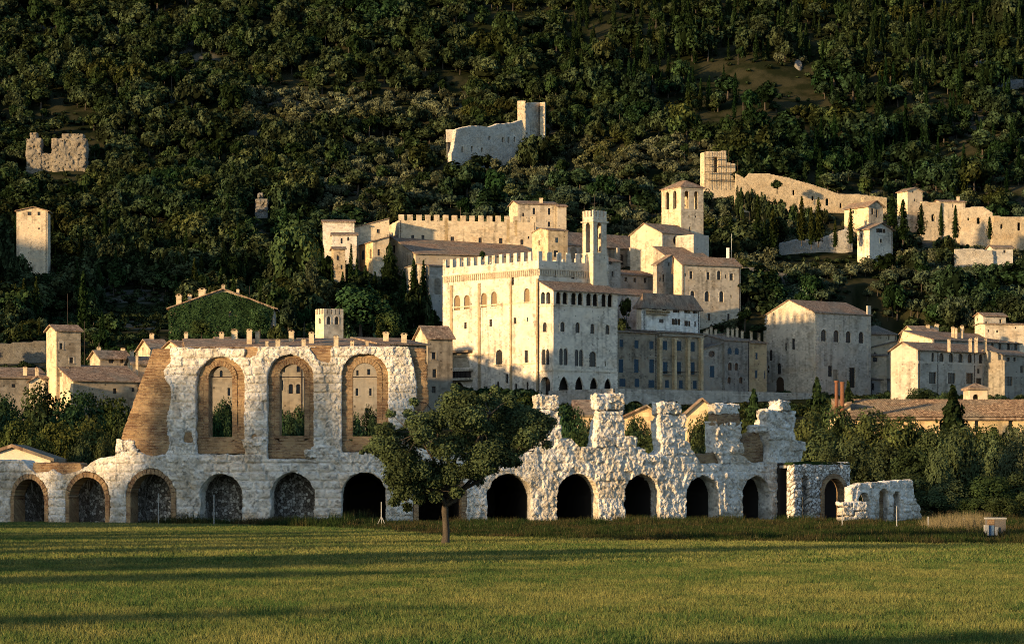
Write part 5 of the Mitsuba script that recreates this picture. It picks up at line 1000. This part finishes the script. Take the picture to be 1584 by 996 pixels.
model('brown_tree_model', crown(432, 3.6, 4.6, 5.0, 30, 24, .42, hue=.75, val=.35, core=.55), 4.0, .25)
model('trunked_cypress_model', (lambda c: (c[0] + [0, 0, 5.5], c[1], c[2]))(spire(342, 1.9, 13.5, 700, .38, hue=.08, val=.25)), 6.5, .25)
def put(key, mdl, p, sx, sz, rot=None):
    taken.add(key)
    rot = random.uniform(0, 360) if rot is None else rot
    scene[key] = {'type': 'instance', 'to_world': T().translate([float(x) for x in p]).rotate([0, 0, 1], rot).scale([float(sx), float(sx), float(sz)]), 'group': {'type': 'ref', 'id': mdl}}
    return key
PLANTED = []
def plant(name, label, ct, mdl, px, ytop, Y, wpx, ybase=None, group=None):
    """One tree: its column, the row of its top, its depth and its width in pixels; it stands on the ground there (or on ybase)."""
    X = (px - CX) / F * Y
    z0 = float(ground(X, Y)) if ybase is None else at(px, ybase, Y)[2]
    z1 = at(px, ytop, Y)[2]
    rw, hh = MODELS[mdl]
    key = free(name)
    put(key, mdl, (X, Y, z0), wpx / F * Y / 2 / rw, max(z1 - z0, 1.0) / hh)
    tag(key, label, ct, group); PLANTED.append((px, Y, wpx / F * Y / 2, X))
    return key
# the trees one can pick out
plant('cedar', 'tall dark cedar with spreading tiers of branches beside the yellow house', 'tree', 'cedar_model', 603, 374, 1050, 66, 478)
plant('cypress_tree', 'lone cypress with a bare trunk on the dark slope left of the grey rock', 'tree', 'trunked_cypress_model', 360, 249, 1180, 17, 334)
for a in [('bright_tree', 'bright green broad tree on the slope left of the dark cypress clump', 'bright_model_0', 456, 340, 1000, 92, 480), ('round_tree', 'large round green tree above the right side of the small turret', 'bright_model_1', 558, 440, 800, 104, 520),
          ('round_tree', 'smaller round tree right of the large round tree behind the row of roofs', 'bright_model_0', 604, 480, 780, 60, 530), ('brown_tree', 'brown dry tree between the ivy covered house and the small turret', 'brown_tree_model', 447, 462, 810, 34, 520),
          ('leafy_tree', 'leafy dark tree just left of the small turret', 'broadleaf_model_0', 470, 476, 790, 44, 525), ('reddish_tree', 'reddish brown tall tree beside the bright green broad tree', 'brown_tree_model', 481, 398, 960, 32, 470),
          ('garden_tree', 'green bushy tree against the ivy at the right end of the ivy covered house', 'bright_model_1', 402, 474, 755, 44, 520), ('garden_tree', 'light green bush growing in front of the ivy covered house', 'bright_model_0', 312, 493, 750, 46, 525),
          ('terrace_tree', 'dark bush at the right foot of the large stone palazzo', 'broadleaf_model_0', 1152, 478, 1032, 40, 510), ('terrace_tree', 'lighter bush above the chimneys left of the plain grey palace', 'broadleaf_model_2', 1172, 500, 1020, 34, 520),
          ('terrace_tree', 'dark small tree in the gap between the loggia block and the white villa', 'broadleaf_model_0', 969, 460, 1022, 34, 505), ('roof_tree', 'small round tree peeping over the merlons of the tallest palace', 'broadleaf_model_0', 743, 388, 1020, 17, 410),
          ('square_tree', 'light green bushy tree in front of the arcaded palazzo', 'near_tree_model_1', 1428, 599, 620, 60, 640), ('square_tree', 'low green tree right of the light green one below the arcaded palazzo', 'near_tree_model_2', 1462, 605, 600, 34, 640),
          ('wall_bush', 'round green bush growing on the old town wall', 'broadleaf_model_2', 1202, 277, 1175, 22, 298)]:
    plant(a[0], a[1], 'tree', *a[2:7], ybase=a[7])
for a in [('Mleft', 8, 606, 305, 90), ('', 62, 588, 318, 110), ('', 118, 600, 310, 96), ('', 172, 606, 322, 90), ('', 30, 640, 285, 80), ('', 92, 645, 280, 86), ('', 142, 640, 284, 80), ('', 190, 640, 288, 66), ('', -30, 620, 300, 80), ('', 60, 668, 272, 70), ('', 125, 672, 270, 60), ('', 160, 668, 274, 50),
          ('', 222, 630, 330, 60)]:
    plant('orchard_tree', 'dense dark green tree in the clump behind the low left end of the ruin', 'tree', f'near_tree_model_{random.randrange(4)}', a[1], a[2], a[3], a[4], group='trees clumped behind the low left end of the ruin')
for px, yt, Y, w in [(326, 632, 330, 50), (350, 612, 345, 46), (338, 626, 338, 40), (438, 630, 338, 50), (462, 624, 342, 46), (450, 634, 334, 44), (548, 636, 338, 44), (574, 624, 345, 60), (290, 650, 330, 50), (395, 650, 330, 60), (505, 655, 330, 60), (625, 645, 330, 60)]:
    plant('window_tree', 'green tree seen through or behind the tall brick lined ruin windows', 'tree', f'near_tree_model_{random.randrange(4)}', px, yt, Y, w, group='trees behind the upper tier of the ruin')
for px, yt, Y, w in [(880, 622, 300, 66), (912, 640, 290, 56), (895, 660, 280, 60), (985, 640, 295, 60), (1012, 655, 288, 54), (1000, 668, 280, 60), (1078, 640, 300, 52), (1096, 632, 305, 44), (1090, 665, 285, 60), (1160, 640, 300, 50), (1178, 650, 290, 40), (950, 690, 285, 60), (1045, 690, 285, 60), (1135, 690, 280, 60), (760, 640, 300, 80), (820, 660, 290, 60)]:
    plant('gap_tree', 'dark green tree filling a gap between the broken pillars', 'tree', f'near_tree_model_{random.randrange(4)}', px, yt, Y, w, group='trees between the broken pillars of the ruin')
plant('spruce', 'pointed young spruce between the last two broken pillars', 'tree', 'near_conifer_model', 1166, 600, 330, 80)
plant('spruce', 'pale drooping spruce beside the rust brown flue pipes', 'tree', 'near_conifer_model', 1264, 582, 335, 84)
plant('spruce', 'dark ragged conifer in front of the chapel and the long tiled roof', 'tree', 'near_conifer_model', 1474, 594, 322, 110)
plant('spruce', 'thin conifer half hidden by the flue pipes', 'tree', 'near_conifer_model', 1312, 588, 358, 56)
for px, yt, Y, w in [(1252, 640, 300, 70), (1296, 636, 310, 76), (1345, 640, 300, 84), (1395, 652, 298, 80), (1446, 668, 292, 70), (1270, 672, 285, 80), (1320, 680, 280, 86), (1372, 690, 276, 86), (1420, 700, 272, 80), (1235, 690, 285, 60), (1400, 740, 258, 76), (1470, 750, 252, 84), (1530, 745, 252, 84), (1580, 740, 256, 84), (1345, 730, 262, 76), (1440, 770, 244, 70), (1500, 700, 270, 60), (1600, 770, 246, 70), (1550, 780, 240, 60), (1418, 668, 300, 64), (1502, 668, 300, 60), (1532, 664, 298, 56), (1560, 666, 298, 60), (1592, 664, 300, 60), (1505, 780, 242, 60), (1285, 700, 275, 70)]:
    plant('grove_tree', 'dark dense tree in the grove behind the right end of the ruin', 'tree', f'near_tree_model_{random.randrange(4)}', px, yt - 12, Y, w * 1.12, group='dark grove trees at the right end of the ruin')
plant('weeping_tree', 'light green feathery tree standing out of the dark grove at the right', 'tree', 'weeping_model', 1482, 655, 262, 84)
plant('weeping_tree', 'smaller light green tree at the left foot of the feathery one', 'tree', 'weeping_model', 1452, 692, 258, 50)
plant('golden_tree', 'yellowish leaved tree at the right edge above the meter cabinet', 'tree', 'golden_tree_model', 1574, 655, 266, 76)
plant('grove_light_tree', 'mid green tree between the dark grove and the feathery tree below the long tiled roof', 'tree', 'weeping_model', 1532, 668, 275, 60)
for px, yt, yb_, Y, w in [(1130, 330, 396, 1110, 15), (1150, 326, 392, 1110, 17), (1172, 300, 392, 1105, 24), (1196, 322, 390, 1105, 26), (1240, 303, 376, 1105, 22), (1266, 305, 378, 1105, 26), (1316, 322, 380, 1105, 18), (1380, 300, 352, 1120, 30), (1397, 308, 374, 1108, 27), (1425, 315, 366, 1112, 24), (1456, 315, 367, 1112, 15), (1478, 317, 371, 1112, 17), (1531, 335, 372, 1110, 15), (1108, 340, 398, 1112, 14), (1292, 340, 385, 1105, 14), (1183, 340, 396, 1104, 16), (1255, 320, 382, 1104, 18)]:
    plant('wall_cypress', 'dark pointed cypress standing below the old town wall', 'tree', f'cypress_model_{random.randrange(3)}', px, yt, Y, w, yb_, group='dark cypresses below the old town wall')
for px, yt, yb_, Y, w in [(500, 378, 470, 1045, 16), (514, 398, 470, 1040, 14), (543, 376, 460, 1042, 15), (552, 396, 470, 1036, 16), (530, 420, 480, 1030, 18), (565, 410, 480, 1034, 20), (580, 420, 490, 1030, 22), (640, 400, 480, 1045, 26), (655, 402, 490, 1040, 24), (625, 420, 500, 1030, 30), (490, 410, 480, 1030, 14)]:
    plant('clump_cypress', 'dark cypress in the shaded clump below the yellow house', 'tree', f'cypress_model_{random.randrange(3)}', px, yt, Y, w, yb_, group='dark cypresses below the yellow house')

for px, yt, yb_, Y, w in [(520, 470, 545, 770, 56), (540, 500, 560, 740, 44), (590, 455, 520, 880, 56), (500, 484, 510, 940, 60), (432, 500, 545, 745, 40), (430, 400, 480, 1010, 52), (640, 432, 500, 1012, 44), (660, 455, 500, 1016, 40), (676, 478, 520, 1010, 30), (612, 470, 520, 1000, 40)]:
    plant('town_tree', 'big dark green tree on the garden slope left of the tallest palace', 'tree', f'broadleaf_model_{random.randrange(8)}', px, yt, Y, w, group='dark trees left of the tallest palace')
for px, yt, yb_, Y, w in [(4, 352, 450, 1020, 56), (34, 392, 470, 1010, 46), (66, 426, 490, 1000, 50), (14, 410, 490, 990, 60)]:
    plant('tower_foot_tree', 'dark broad tree crowding the foot of the tall pale watch tower', 'tree', f'broadleaf_model_{random.randrange(8)}', px, yt, Y, w, group='trees at the foot of the watch tower')

for px, yt, w in [(1146, 286, 22), (1160, 290, 26), (1176, 296, 26), (1192, 303, 24), (1208, 308, 26), (1226, 313, 22), (1246, 318, 22), (1274, 322, 20)]:
    plant('wall_foot_tree', 'round olive green tree hiding the foot of the sloping old town wall', 'tree', f'broadleaf_model_{random.randrange(8)}', px, yt, 1165, w, group='trees at the foot of the town wall')

# ------------------------------------------------------------------ the woods on the slope
FP = unary_union([p.buffer(2.5) for p in FOOT])
from shapely.prepared import prep
FPp = prep(FP)
cand = []
rg = np.random.default_rng(21)
yy = 660.0
while yy < 1600:
    step = 4.7 if yy < 1300 else 5.2
    half = .168 * yy + 12
    for x in np.arange(-half, half, step):
        cand.append((x + rg.uniform(-.5, .5) * step, yy + rg.uniform(-.5, .5) * step))
    yy += step * 1.15
for yy in np.arange(1036, 1092, 3.2):                               # the steep bank above the square
    for x in np.arange(55, 205, 3.6): cand.append((x + rg.uniform(-1.5, 1.5), yy + rg.uniform(-1.2, 1.2)))
cand = np.array(cand); cz = ground(cand[:, 0], cand[:, 1])
cpx, cpy = CX + F * cand[:, 0] / cand[:, 1], HZ - F * (cz - CH) / cand[:, 1]
inx = (rg.random(len(cand)))
patch = meshkit.fbm(np.stack([cand[:, 0] / 26, cand[:, 1] / 26, cand[:, 0] * 0], -1), 3, 31)
patch2 = meshkit.fbm(np.stack([cand[:, 0] / 45, cand[:, 1] / 45, cand[:, 0] * 0 + 7], -1), 2, 41)
def zone(px, py, r, pt):
    """(kind, keep) of the plant growing at a spot of the slope."""
    if 1020 < px < 1270 and 105 < py < 222: return ('broadleaf', pt > .60 and r < .5) if r < .6 else ('cypress', pt > .55 and r > .85)
    if px > 880 and py < 150 + .10 * (px - 880):
        if px > 1180 and py > 90: return ('conifer' if r < .26 else 'cypress' if r < .46 else 'broadleaf' if r < .85 else 'olive', (r * 97) % 1 < .72)
        return ('conifer' if r < .34 else 'cypress' if r < .62 else 'broadleaf', (r * 97) % 1 < .80)
    if px > 1240 and py < 310: return ('cypress' if r < .22 else 'conifer' if r < .32 else 'broadleaf' if r < .75 else 'olive', (r * 97) % 1 < .62)
    if 1090 < px and 300 < py < 540: return ('olive' if r < .72 else 'broadleaf', (r * 89) % 1 < .85)
    if 380 < px < 720 and 150 < py < 205: return ('olive', (r * 89) % 1 < .9)
    if 480 < px < 1120 and 225 < py < 385: return ('olive' if r < .8 else 'broadleaf', (r * 89) % 1 < .92)
    if py > 380 and px < 480 and r < .12: return 'cypress', True
    return 'broadleaf', (r * 89) % 1 < .93
CL = np.array(CLEAR)
got = {'broadleaf': [], 'olive': [], 'conifer': [], 'cypress': []}
SIZE = {'broadleaf': (5.6, 9.2), 'olive': (3.1, 4.9), 'conifer': (2.6, 13), 'cypress': (1.8, 13)}
PL = np.array([(p[3], p[1], p[2]) for p in PLANTED])
for i in range(len(cand)):
    kind, keep = zone(cpx[i], cpy[i], inx[i], patch[i])
    if not keep or (kind == 'broadleaf' and patch[i] > .70) or (kind == 'broadleaf' and 380 < cpx[i] < 760 and 196 < cpy[i] < 206): continue
    x, y = cand[i]
    if kind != 'olive' and (i % 10) < (2 if kind == 'broadleaf' else 1): continue
    if FPp.contains(Point(x, y)): continue
    w, h = SIZE[kind]; sc = rg.uniform(.55, 1.35) if kind == 'broadleaf' else rg.uniform(.6, 1.25) if kind == 'olive' else rg.uniform(.45, 1.3); w, h = w * sc, h * sc * rg.uniform(.8, 1.3)
    if kind == 'broadleaf': g_ = .62 + .85 * patch2[i]; w, h = w * g_, h * g_
    if kind == 'cypress' and cpx[i] > 1150 and cpy[i] > 110: w, h = w * 1.2, h * 1.25
    if 560 < y and cpy[i] > 520: w, h = w * .6, h * .55
    rw, hp = w * F / y * .8, h * F / y
    hit = (CL[:, 4] > y) & (CL[:, 0] + 2 < cpx[i] + rw) & (CL[:, 2] - 2 > cpx[i] - rw) & (cpy[i] - hp < CL[:, 1] + .80 * (CL[:, 3] - CL[:, 1])) & (cpy[i] > CL[:, 1])
    if hit.any(): continue
    if (np.hypot(PL[:, 0] - x, PL[:, 1] - y) < PL[:, 2] * .8).any(): continue
    w_, a_ = x * .616 - y * .788, x * .788 + y * .616               # keep the evening sun on the palace front
    if -800 < w_ < -733 and a_ < 586:
        mx = 33 + .158 * (590 - a_) - cz[i]
        if mx < 3: continue
        if h > mx: w, h = w * max(mx / h, .6), mx
    got[kind].append((x, y, cz[i] - .2, w, h, cpx[i], cpy[i]))
def region(kind, px, py):
    side = 'left' if px < 528 else 'middle' if px < 1056 else 'right'
    if kind == 'broadleaf':
        if py < 230: return f'round dark green tree in thick woods high on the {side} of the slope', f'broadleaved trees high on the {side} part of the slope'
        return f'round dark green tree among walls and woods on the {side} lower slope', f'broadleaved trees on the {side} part of the lower slope'
    if kind == 'olive':
        if px > 1090: return 'small grey green olive tree in the grove on the lower right slope', 'olive trees on the lower right slope'
        if py < 215: return 'small grey green olive tree on the terrace left of the ruined keep', 'olive trees left of the ruined keep'
        return 'small grey green olive tree on the slope below the ruined keep', 'olive trees below the ruined keep'
    if kind == 'conifer': return 'dark pointed conifer in the conifer wood at the upper right', 'conifers at the upper right'
    return ('slim dark cypress rising from the woods at the upper right', 'slim cypresses at the upper right') if px > 800 else ('slim dark cypress in the shaded woods at the left', 'slim cypresses in the woods at the left')
NAMES = {'broadleaf': ('broadleaf_tree', 'tree', 8), 'olive': ('olive_tree', 'olive tree', 3), 'conifer': ('conifer_tree', 'conifer', 2), 'cypress': ('slim_cypress', 'cypress', 3)}
MASS = {'broadleaf': ('broadleaf_wood', 'mass of broadleaved trees covering the slope between and behind the nearer trees'), 'olive': ('olive_grove', 'mass of olive trees on the slope between the nearer ones'),
        'conifer': ('conifer_wood', 'mass of conifers covering the top right of the slope'), 'cypress': ('cypress_wood', 'mass of slim cypresses among the conifers')}
counts = {}
for kind, lst in got.items():
    nm, ct_, nmod = NAMES[kind]
    order = sorted(range(len(lst)), key=lambda i: -lst[i][3] * lst[i][4] / lst[i][1] ** 2 * (1 if (-5 < lst[i][5] < 1589 and lst[i][6] > 4) else 0))
    counts[kind] = len(lst)
    for n, i in enumerate(order):
        x, y, z, w, h, px, py = lst[i]
        md = f'{kind}_model_{rg.integers(nmod)}'; rw, hh = MODELS[md]
        if n < 295:
            key = free(nm); put(key, md, (x, y, z), w / rw, h / hh)
            lb, gp = region(kind, px, py); tag(key, lb, ct_, gp)
        else: put(f'{MASS[kind][0]}__{n - 294:04d}', md, (x, y, z), w / rw, h / hh)
    if len(lst) > 295: tag(MASS[kind][0], MASS[kind][1], 'trees', kind='stuff')
print(counts)
V, Fc, uv = crown(777, 1.9, 1.0, .7, 7, 15, .36, cr=.5, hue=.25, val=.35, core=.5, low=-.1)
scene['shrub_model'] = {'type': 'shapegroup', 'crown': mikit.ply((V, Fc), 'mat_leaf', uv=uv)}
nu = 0
for i in range(0, len(cand)):
    x, y = cand[i] + rg.uniform(-2, 2, 2)
    if y < 700 or rg.random() < .35 or (1030 < cpx[i] < 1260 and 110 < cpy[i] < 215 and rg.random() < .6) or FPp.contains(Point(x, y)): continue
    nu += 1; put(f'undergrowth__{nu:04d}', 'shrub_model', (x, y, float(ground(x, y)) - .1), rg.uniform(.5, 1.2), rg.uniform(.5, 1.5))
tag('undergrowth', 'low dark undergrowth covering the ground of the slope between the trees', 'undergrowth', kind='stuff')

# ivy on the gabled house
rg = np.random.default_rng(5)
fc = Face(np.array([(263 - CX) / F * 770, 770.0]), [math.cos(math.radians(2)), math.sin(math.radians(2))], [math.sin(math.radians(2)), -math.cos(math.radians(2))])
pol = fc.poly([(262, 525), (262, 480), (300, 466), (345, 452), (385, 464), (424, 480), (418, 500), (416, 525)])
b = pol.bounds; q = rg.uniform([b[0], b[1]], [b[2], b[3]], (14000, 2)); nz = meshkit.fbm(np.stack([q[:, 0] * .35, q[:, 1] * .35, q[:, 0] * 0], -1), 3, 3)
q = q[shapely.contains_xy(pol, q[:, 0], q[:, 1]) & (nz < .80)]; nz = meshkit.fbm(np.stack([q[:, 0] * .6, q[:, 1] * .3, q[:, 0] * 0 + 5], -1), 2, 3)
P = fc.to3(np.column_stack([q, -.25 - (1.0 * np.abs(nz - .2) + 2.6 * np.clip(meshkit.fbm(np.stack([q[:, 0] * .28, q[:, 1] * .22, q[:, 0] * 0 + 9], -1), 3, 5) - .42, 0, 1)) * rg.uniform(.6, 1, len(q))]))
V, Fc = leaves(P, np.tile([fc.n[0], fc.n[1], .4], (len(P), 1)), np.full(len(P), .30), rg, .6)
tag(obj('ivy', (V, Fc), 'mat_leaf', uv=np.stack([np.full(len(V), .12), np.repeat(np.clip(.55 + .9 * (nz - .2) + rg.normal(0, .1, len(q)), 0, 1), 4)], 1)), 'thick green ivy covering the front of the wide gabled house', 'ivy')

# ------------------------------------------------------------------ the lone tree on the lawn
YT = 150.0; rg = np.random.default_rng(77)
lt = thing('lone_tree', 'lone leafy tree with short trunk and wide crown standing on the lawn', 'tree')
OUT = Polygon([(563, 690), (578, 668), (598, 640), (618, 662), (636, 636), (660, 620), (690, 604), (715, 600), (748, 606), (790, 608), (826, 628), (852, 640), (862, 652), (850, 672), (838, 694), (812, 700), (796, 722), (770, 732), (752, 748), (726, 742), (700, 752), (682, 738), (656, 742), (655, 772), (632, 778), (604, 768), (592, 740), (578, 708)])
base = at(688, 842, YT); base[2] = -.1
fork = at(690, 782, YT)
cl = []
while len(cl) < 92:
    x, y = rg.uniform(563, 862), rg.uniform(600, 778)
    d = OUT.boundary.distance(Point(x, y))
    if not OUT.contains(Point(x, y)) or d < 7: continue
    dep = math.sqrt(max(0, 1 - ((x - 712) / 150) ** 2)) * rg.uniform(-3.3, 3.0) * min(1, d / 34 + .25)
    r = min(d * 1.0, rg.uniform(15, 26)) / 32
    cl.append((*at(x, y, YT + dep), r))
for x, y, dz, r in [(672, 742, -1.5, .55), (700, 735, -1.8, .6), (650, 728, -2.2, .55), (640, 752, -1.0, .5), (622, 766, .5, .42), (612, 742, -1.6, .5), (648, 772, -.4, .34), (722, 728, -2.0, .5), (740, 742, .6, .38), (762, 726, .8, .34), (690, 752, 1.2, .45), (664, 760, 1.5, .4), (674, 768, -1.2, .36), (706, 762, -1.4, .36), (630, 784, -.8, .28), (610, 776, -.6, .3),
                    (570, 694, .2, .26), (586, 662, .6, .24), (604, 640, -.4, .25), (640, 622, .8, .26), (600, 658, 0, .2), (856, 652, .3, .22), (846, 688, .5, .26), (824, 640, 1, .3), (704, 600, 0, .24), (766, 603, .5, .26), (800, 716, .6, .26), (632, 640, .4, .3), (868, 640, 0, .14), (560, 700, 0, .13)]:
    cl.append((*at(x, y, YT + dz), r))
cl = np.array(cl)
limbs = []
for a in [((668, 752), (628, 742), -.6), ((662, 742), (612, 705), .8), ((676, 728), (650, 668), -1.2), ((692, 722), (700, 650), .6), ((712, 740), (748, 668), -.4), ((734, 736), (786, 688), 1.0), ((742, 738), (800, 700), -1.0), ((700, 716), (730, 630), 1.6), ((684, 730), (672, 640), 1.8), ((704, 744), (760, 640), -2.0)]:
    m, e = at(*a[0], YT + a[2] * .4), at(*a[1], YT + a[2])
    t = np.linspace(0, 1, 9)[:, None]
    p = (1 - t) ** 2 * fork + 2 * t * (1 - t) * m + t ** 2 * e + .06 * np.sin(np.arange(9) * 2.1)[:, None] * rg.normal(size=3)
    limbs.append(e); obj('branch', tube(p, np.linspace(.12, .03, 9), 8), 'mat_bark', lt, smooth=True)
zz = np.linspace(0, 1, 8)
obj('trunk', tube([base + (fork - base) * t + np.array([.05 * math.sin(5 * t), 0, 0]) for t in zz], [.26, .20, .175, .165, .16, .16, .165, .15], 12), 'mat_bark', lt, smooth=True)
L_ = np.array(limbs); tw = []
for c in cl:
    e = L_[np.argmin(np.linalg.norm(L_ - c[:3], axis=1))]
    tw.append(tube([e, (e + c[:3]) / 2 + rg.normal(size=3) * .15, c[:3]], [.04, .025, .012], 4))
tag(obj('twigs', cat(tw), 'mat_bark', lt), 'thin twigs inside the crown', kind='stuff')
P, N, vv = [], [], []
for c in cl:
    n = int(820 * (c[3] / .6) ** 2) + 90
    q = rg.normal(size=(n, 3)); q /= np.linalg.norm(q, axis=1, keepdims=True)
    P.append(c[:3] + q * c[3] * rg.uniform(.35, 1.12, (n, 1)) * [1, 1, .8]); N.append(q + [0, 0, .4]); vv.append(np.clip(rg.normal(.74, .20) + rg.normal(0, .13, n), .05, 1))
P, N, vv = np.vstack(P), np.vstack(N), np.concatenate(vv)
V, Fc = leaves(P, N, np.full(len(P), .068), rg, .7, .62)
obj('crown', (V, Fc), 'mat_leaf', lt, uv=np.stack([np.full(len(V), .30), np.repeat(vv, 4)], 1))

# ------------------------------------------------------------------ trees just outside the frame whose shade falls on the lawn and the ruin
sx, sy = math.sin(_a), math.cos(_a)
def shade_tree(along, w, h, wd=4.0):
    X, Y = sx * along + sy * w, sy * along - sx * w
    md = f'near_tree_model_{random.randrange(4)}'; rw, hh = MODELS[md]
    key = free('roadside_tree'); put(key, md, (X, Y, -.1), wd / rw, h / hh)
    tag(key, 'tall roadside tree standing beyond the left edge of the lawn', 'tree', 'roadside trees beyond the left edge of the lawn')
for al, w, h, wd in [(40, -222.5, 15, 4.5), (40, -215.5, 18, 4.5), (38, -208.5, 20, 4.5), (36, -201.5, 20, 4.2), (40, -196, 17, 3.8), (36, -187.5, 25, 4.0), (40, -181.5, 26, 4.2), (37, -175.8, 26, 3.8), (44, -191.5, 15.5, 3.4),
                     (6, -40, 8, 4), (-10, -58, 9, 4.2), (-14, -66, 8, 3), (-2, -82, 11, 4.0), (-8, -93, 15, 4.6), (1, -101, 18, 4.8), (-3, -116, 15, 3.6), (2, -124, 18, 3.6), (-8, -131, 17, 3.2), (-2, -141, 18, 4.2), (4, -149, 18, 5), (2, -157, 17, 4.6)]:
    shade_tree(al, w, h, wd)

# ------------------------------------------------------------------ grass and weeds
def blades(seed, n, size, hmin, hmax, wid, spread=.35, dry=.0):
    rg = np.random.default_rng(seed)
    c = np.column_stack([rg.uniform(-size / 2, size / 2, (n, 2)), np.zeros(n)])
    h = rg.uniform(hmin, hmax, n); g = rg.uniform(0, 2 * math.pi, n)
    a = np.stack([np.cos(g), np.sin(g), 0 * g], 1) * wid * rg.uniform(.6, 1.3, (n, 1))
    tip = c + np.column_stack([rg.normal(0, spread, (n, 2)) * h[:, None], h])
    V = np.stack([c - a - [0, 0, .03], c + a - [0, 0, .03], tip], 1).reshape(-1, 3)
    return V, np.arange(3 * n).reshape(-1, 3), np.stack([np.repeat((rg.random(n) < dry) * 1.0, 3), np.repeat(rg.random(n), 3)], 1)
for i in range(3):
    V, Fc, uv = blades(500 + i, 1500, 2.0, .04, .15, .013, .5); scene[f'turf_model_{i}'] = {'type': 'shapegroup', 'blades': mikit.ply((V, Fc), 'mat_grass', uv=uv)}
    V, Fc, uv = blades(510 + i, 480, 2.8, .05, .17, .03, .5); scene[f'far_turf_model_{i}'] = {'type': 'shapegroup', 'blades': mikit.ply((V, Fc), 'mat_grass', uv=uv)}
    V, Fc, uv = blades(520 + i, 420, 1.8, .08, .40, .03, .4, .015); scene[f'weed_model_{i}'] = {'type': 'shapegroup', 'blades': mikit.ply((V, Fc), 'mat_weed', uv=uv)}
    V, Fc, uv = blades(530 + i, 220, 1.6, .5, 1.25, .016, .22, 1.0); scene[f'hay_model_{i}'] = {'type': 'shapegroup', 'blades': mikit.ply((V, Fc), 'mat_weed', uv=uv)}
rg = np.random.default_rng(12)
edge = lambda X, Y: np.interp(CX + F * X / Y, [-100, 0, 200, 400, 560, 690, 1000, 1700], [230, 229, 221.5, 213, 200, 174, 157, 147])      # where the mown lawn ends
ng = 0
for yy in np.arange(53, 256, 2.0):
    for xx in np.arange(-(.168 * yy + 3), .168 * yy + 3, 2.0):
        if yy > edge(xx, yy): continue
        ng += 1
        put(f'grass__{ng:04d}', f"{'' if yy < 112 else 'far_'}turf_model_{rg.integers(3)}", (xx + rg.uniform(-.8, .8) * (yy > 112), yy + rg.uniform(-1, 1) * (yy > 112), float(lawn_z(xx, yy))), 1, rg.uniform(.75, 1.25), rg.uniform(0, 360))
tag('grass', 'short mown grass covering the lawn', 'grass', kind='stuff')
nw = nh = 0
for yy in np.arange(146, 262, 1.35):
    for xx in np.arange(-46, 46, 1.35):
        if yy < edge(xx, yy) - .8 or abs(xx) > .168 * yy + 1: continue
        th_y = TY - math.sqrt(max(R * R - (xx - TX) ** 2, 0)) if abs(xx - TX) < 33 else 250
        if yy > th_y - .3 and abs(xx - TX) < 33: continue
        x, y = xx + rg.uniform(-.6, .6), yy + rg.uniform(-.6, .6)
        if 1505 < CX + F * x / y < 1562 and y < 184: continue
        nw += 1; s = (rg.uniform(.55, 1.25) if rg.random() < .82 else rg.uniform(1.3, 2.1)) * (1.0 if yy > th_y - 14 else .75) * (1.6 if CX + F * xx / yy < 560 else 1.0)
        put(f'weeds__{nw:04d}', f'weed_model_{rg.integers(3)}', (x, y, float(lawn_z(x, y)) - .02), 1, s, rg.uniform(0, 360))
        px_ = CX + F * x / y
        if 1440 < px_ < 1516 and 184 < y < 204 and rg.random() < .6:
            nh += 1; put(f'dry_grass__{nh:04d}', f'hay_model_{rg.integers(3)}', (x, y, -.05), 1, rg.uniform(.7, 1.2), rg.uniform(0, 360))
tag('weeds', 'dark rank weeds along the foot of the ruin', 'weeds', kind='stuff'); tag('dry_grass', 'tall straw coloured grass around the meter cabinet', 'grass', kind='stuff')
print(ng, nw, nh)
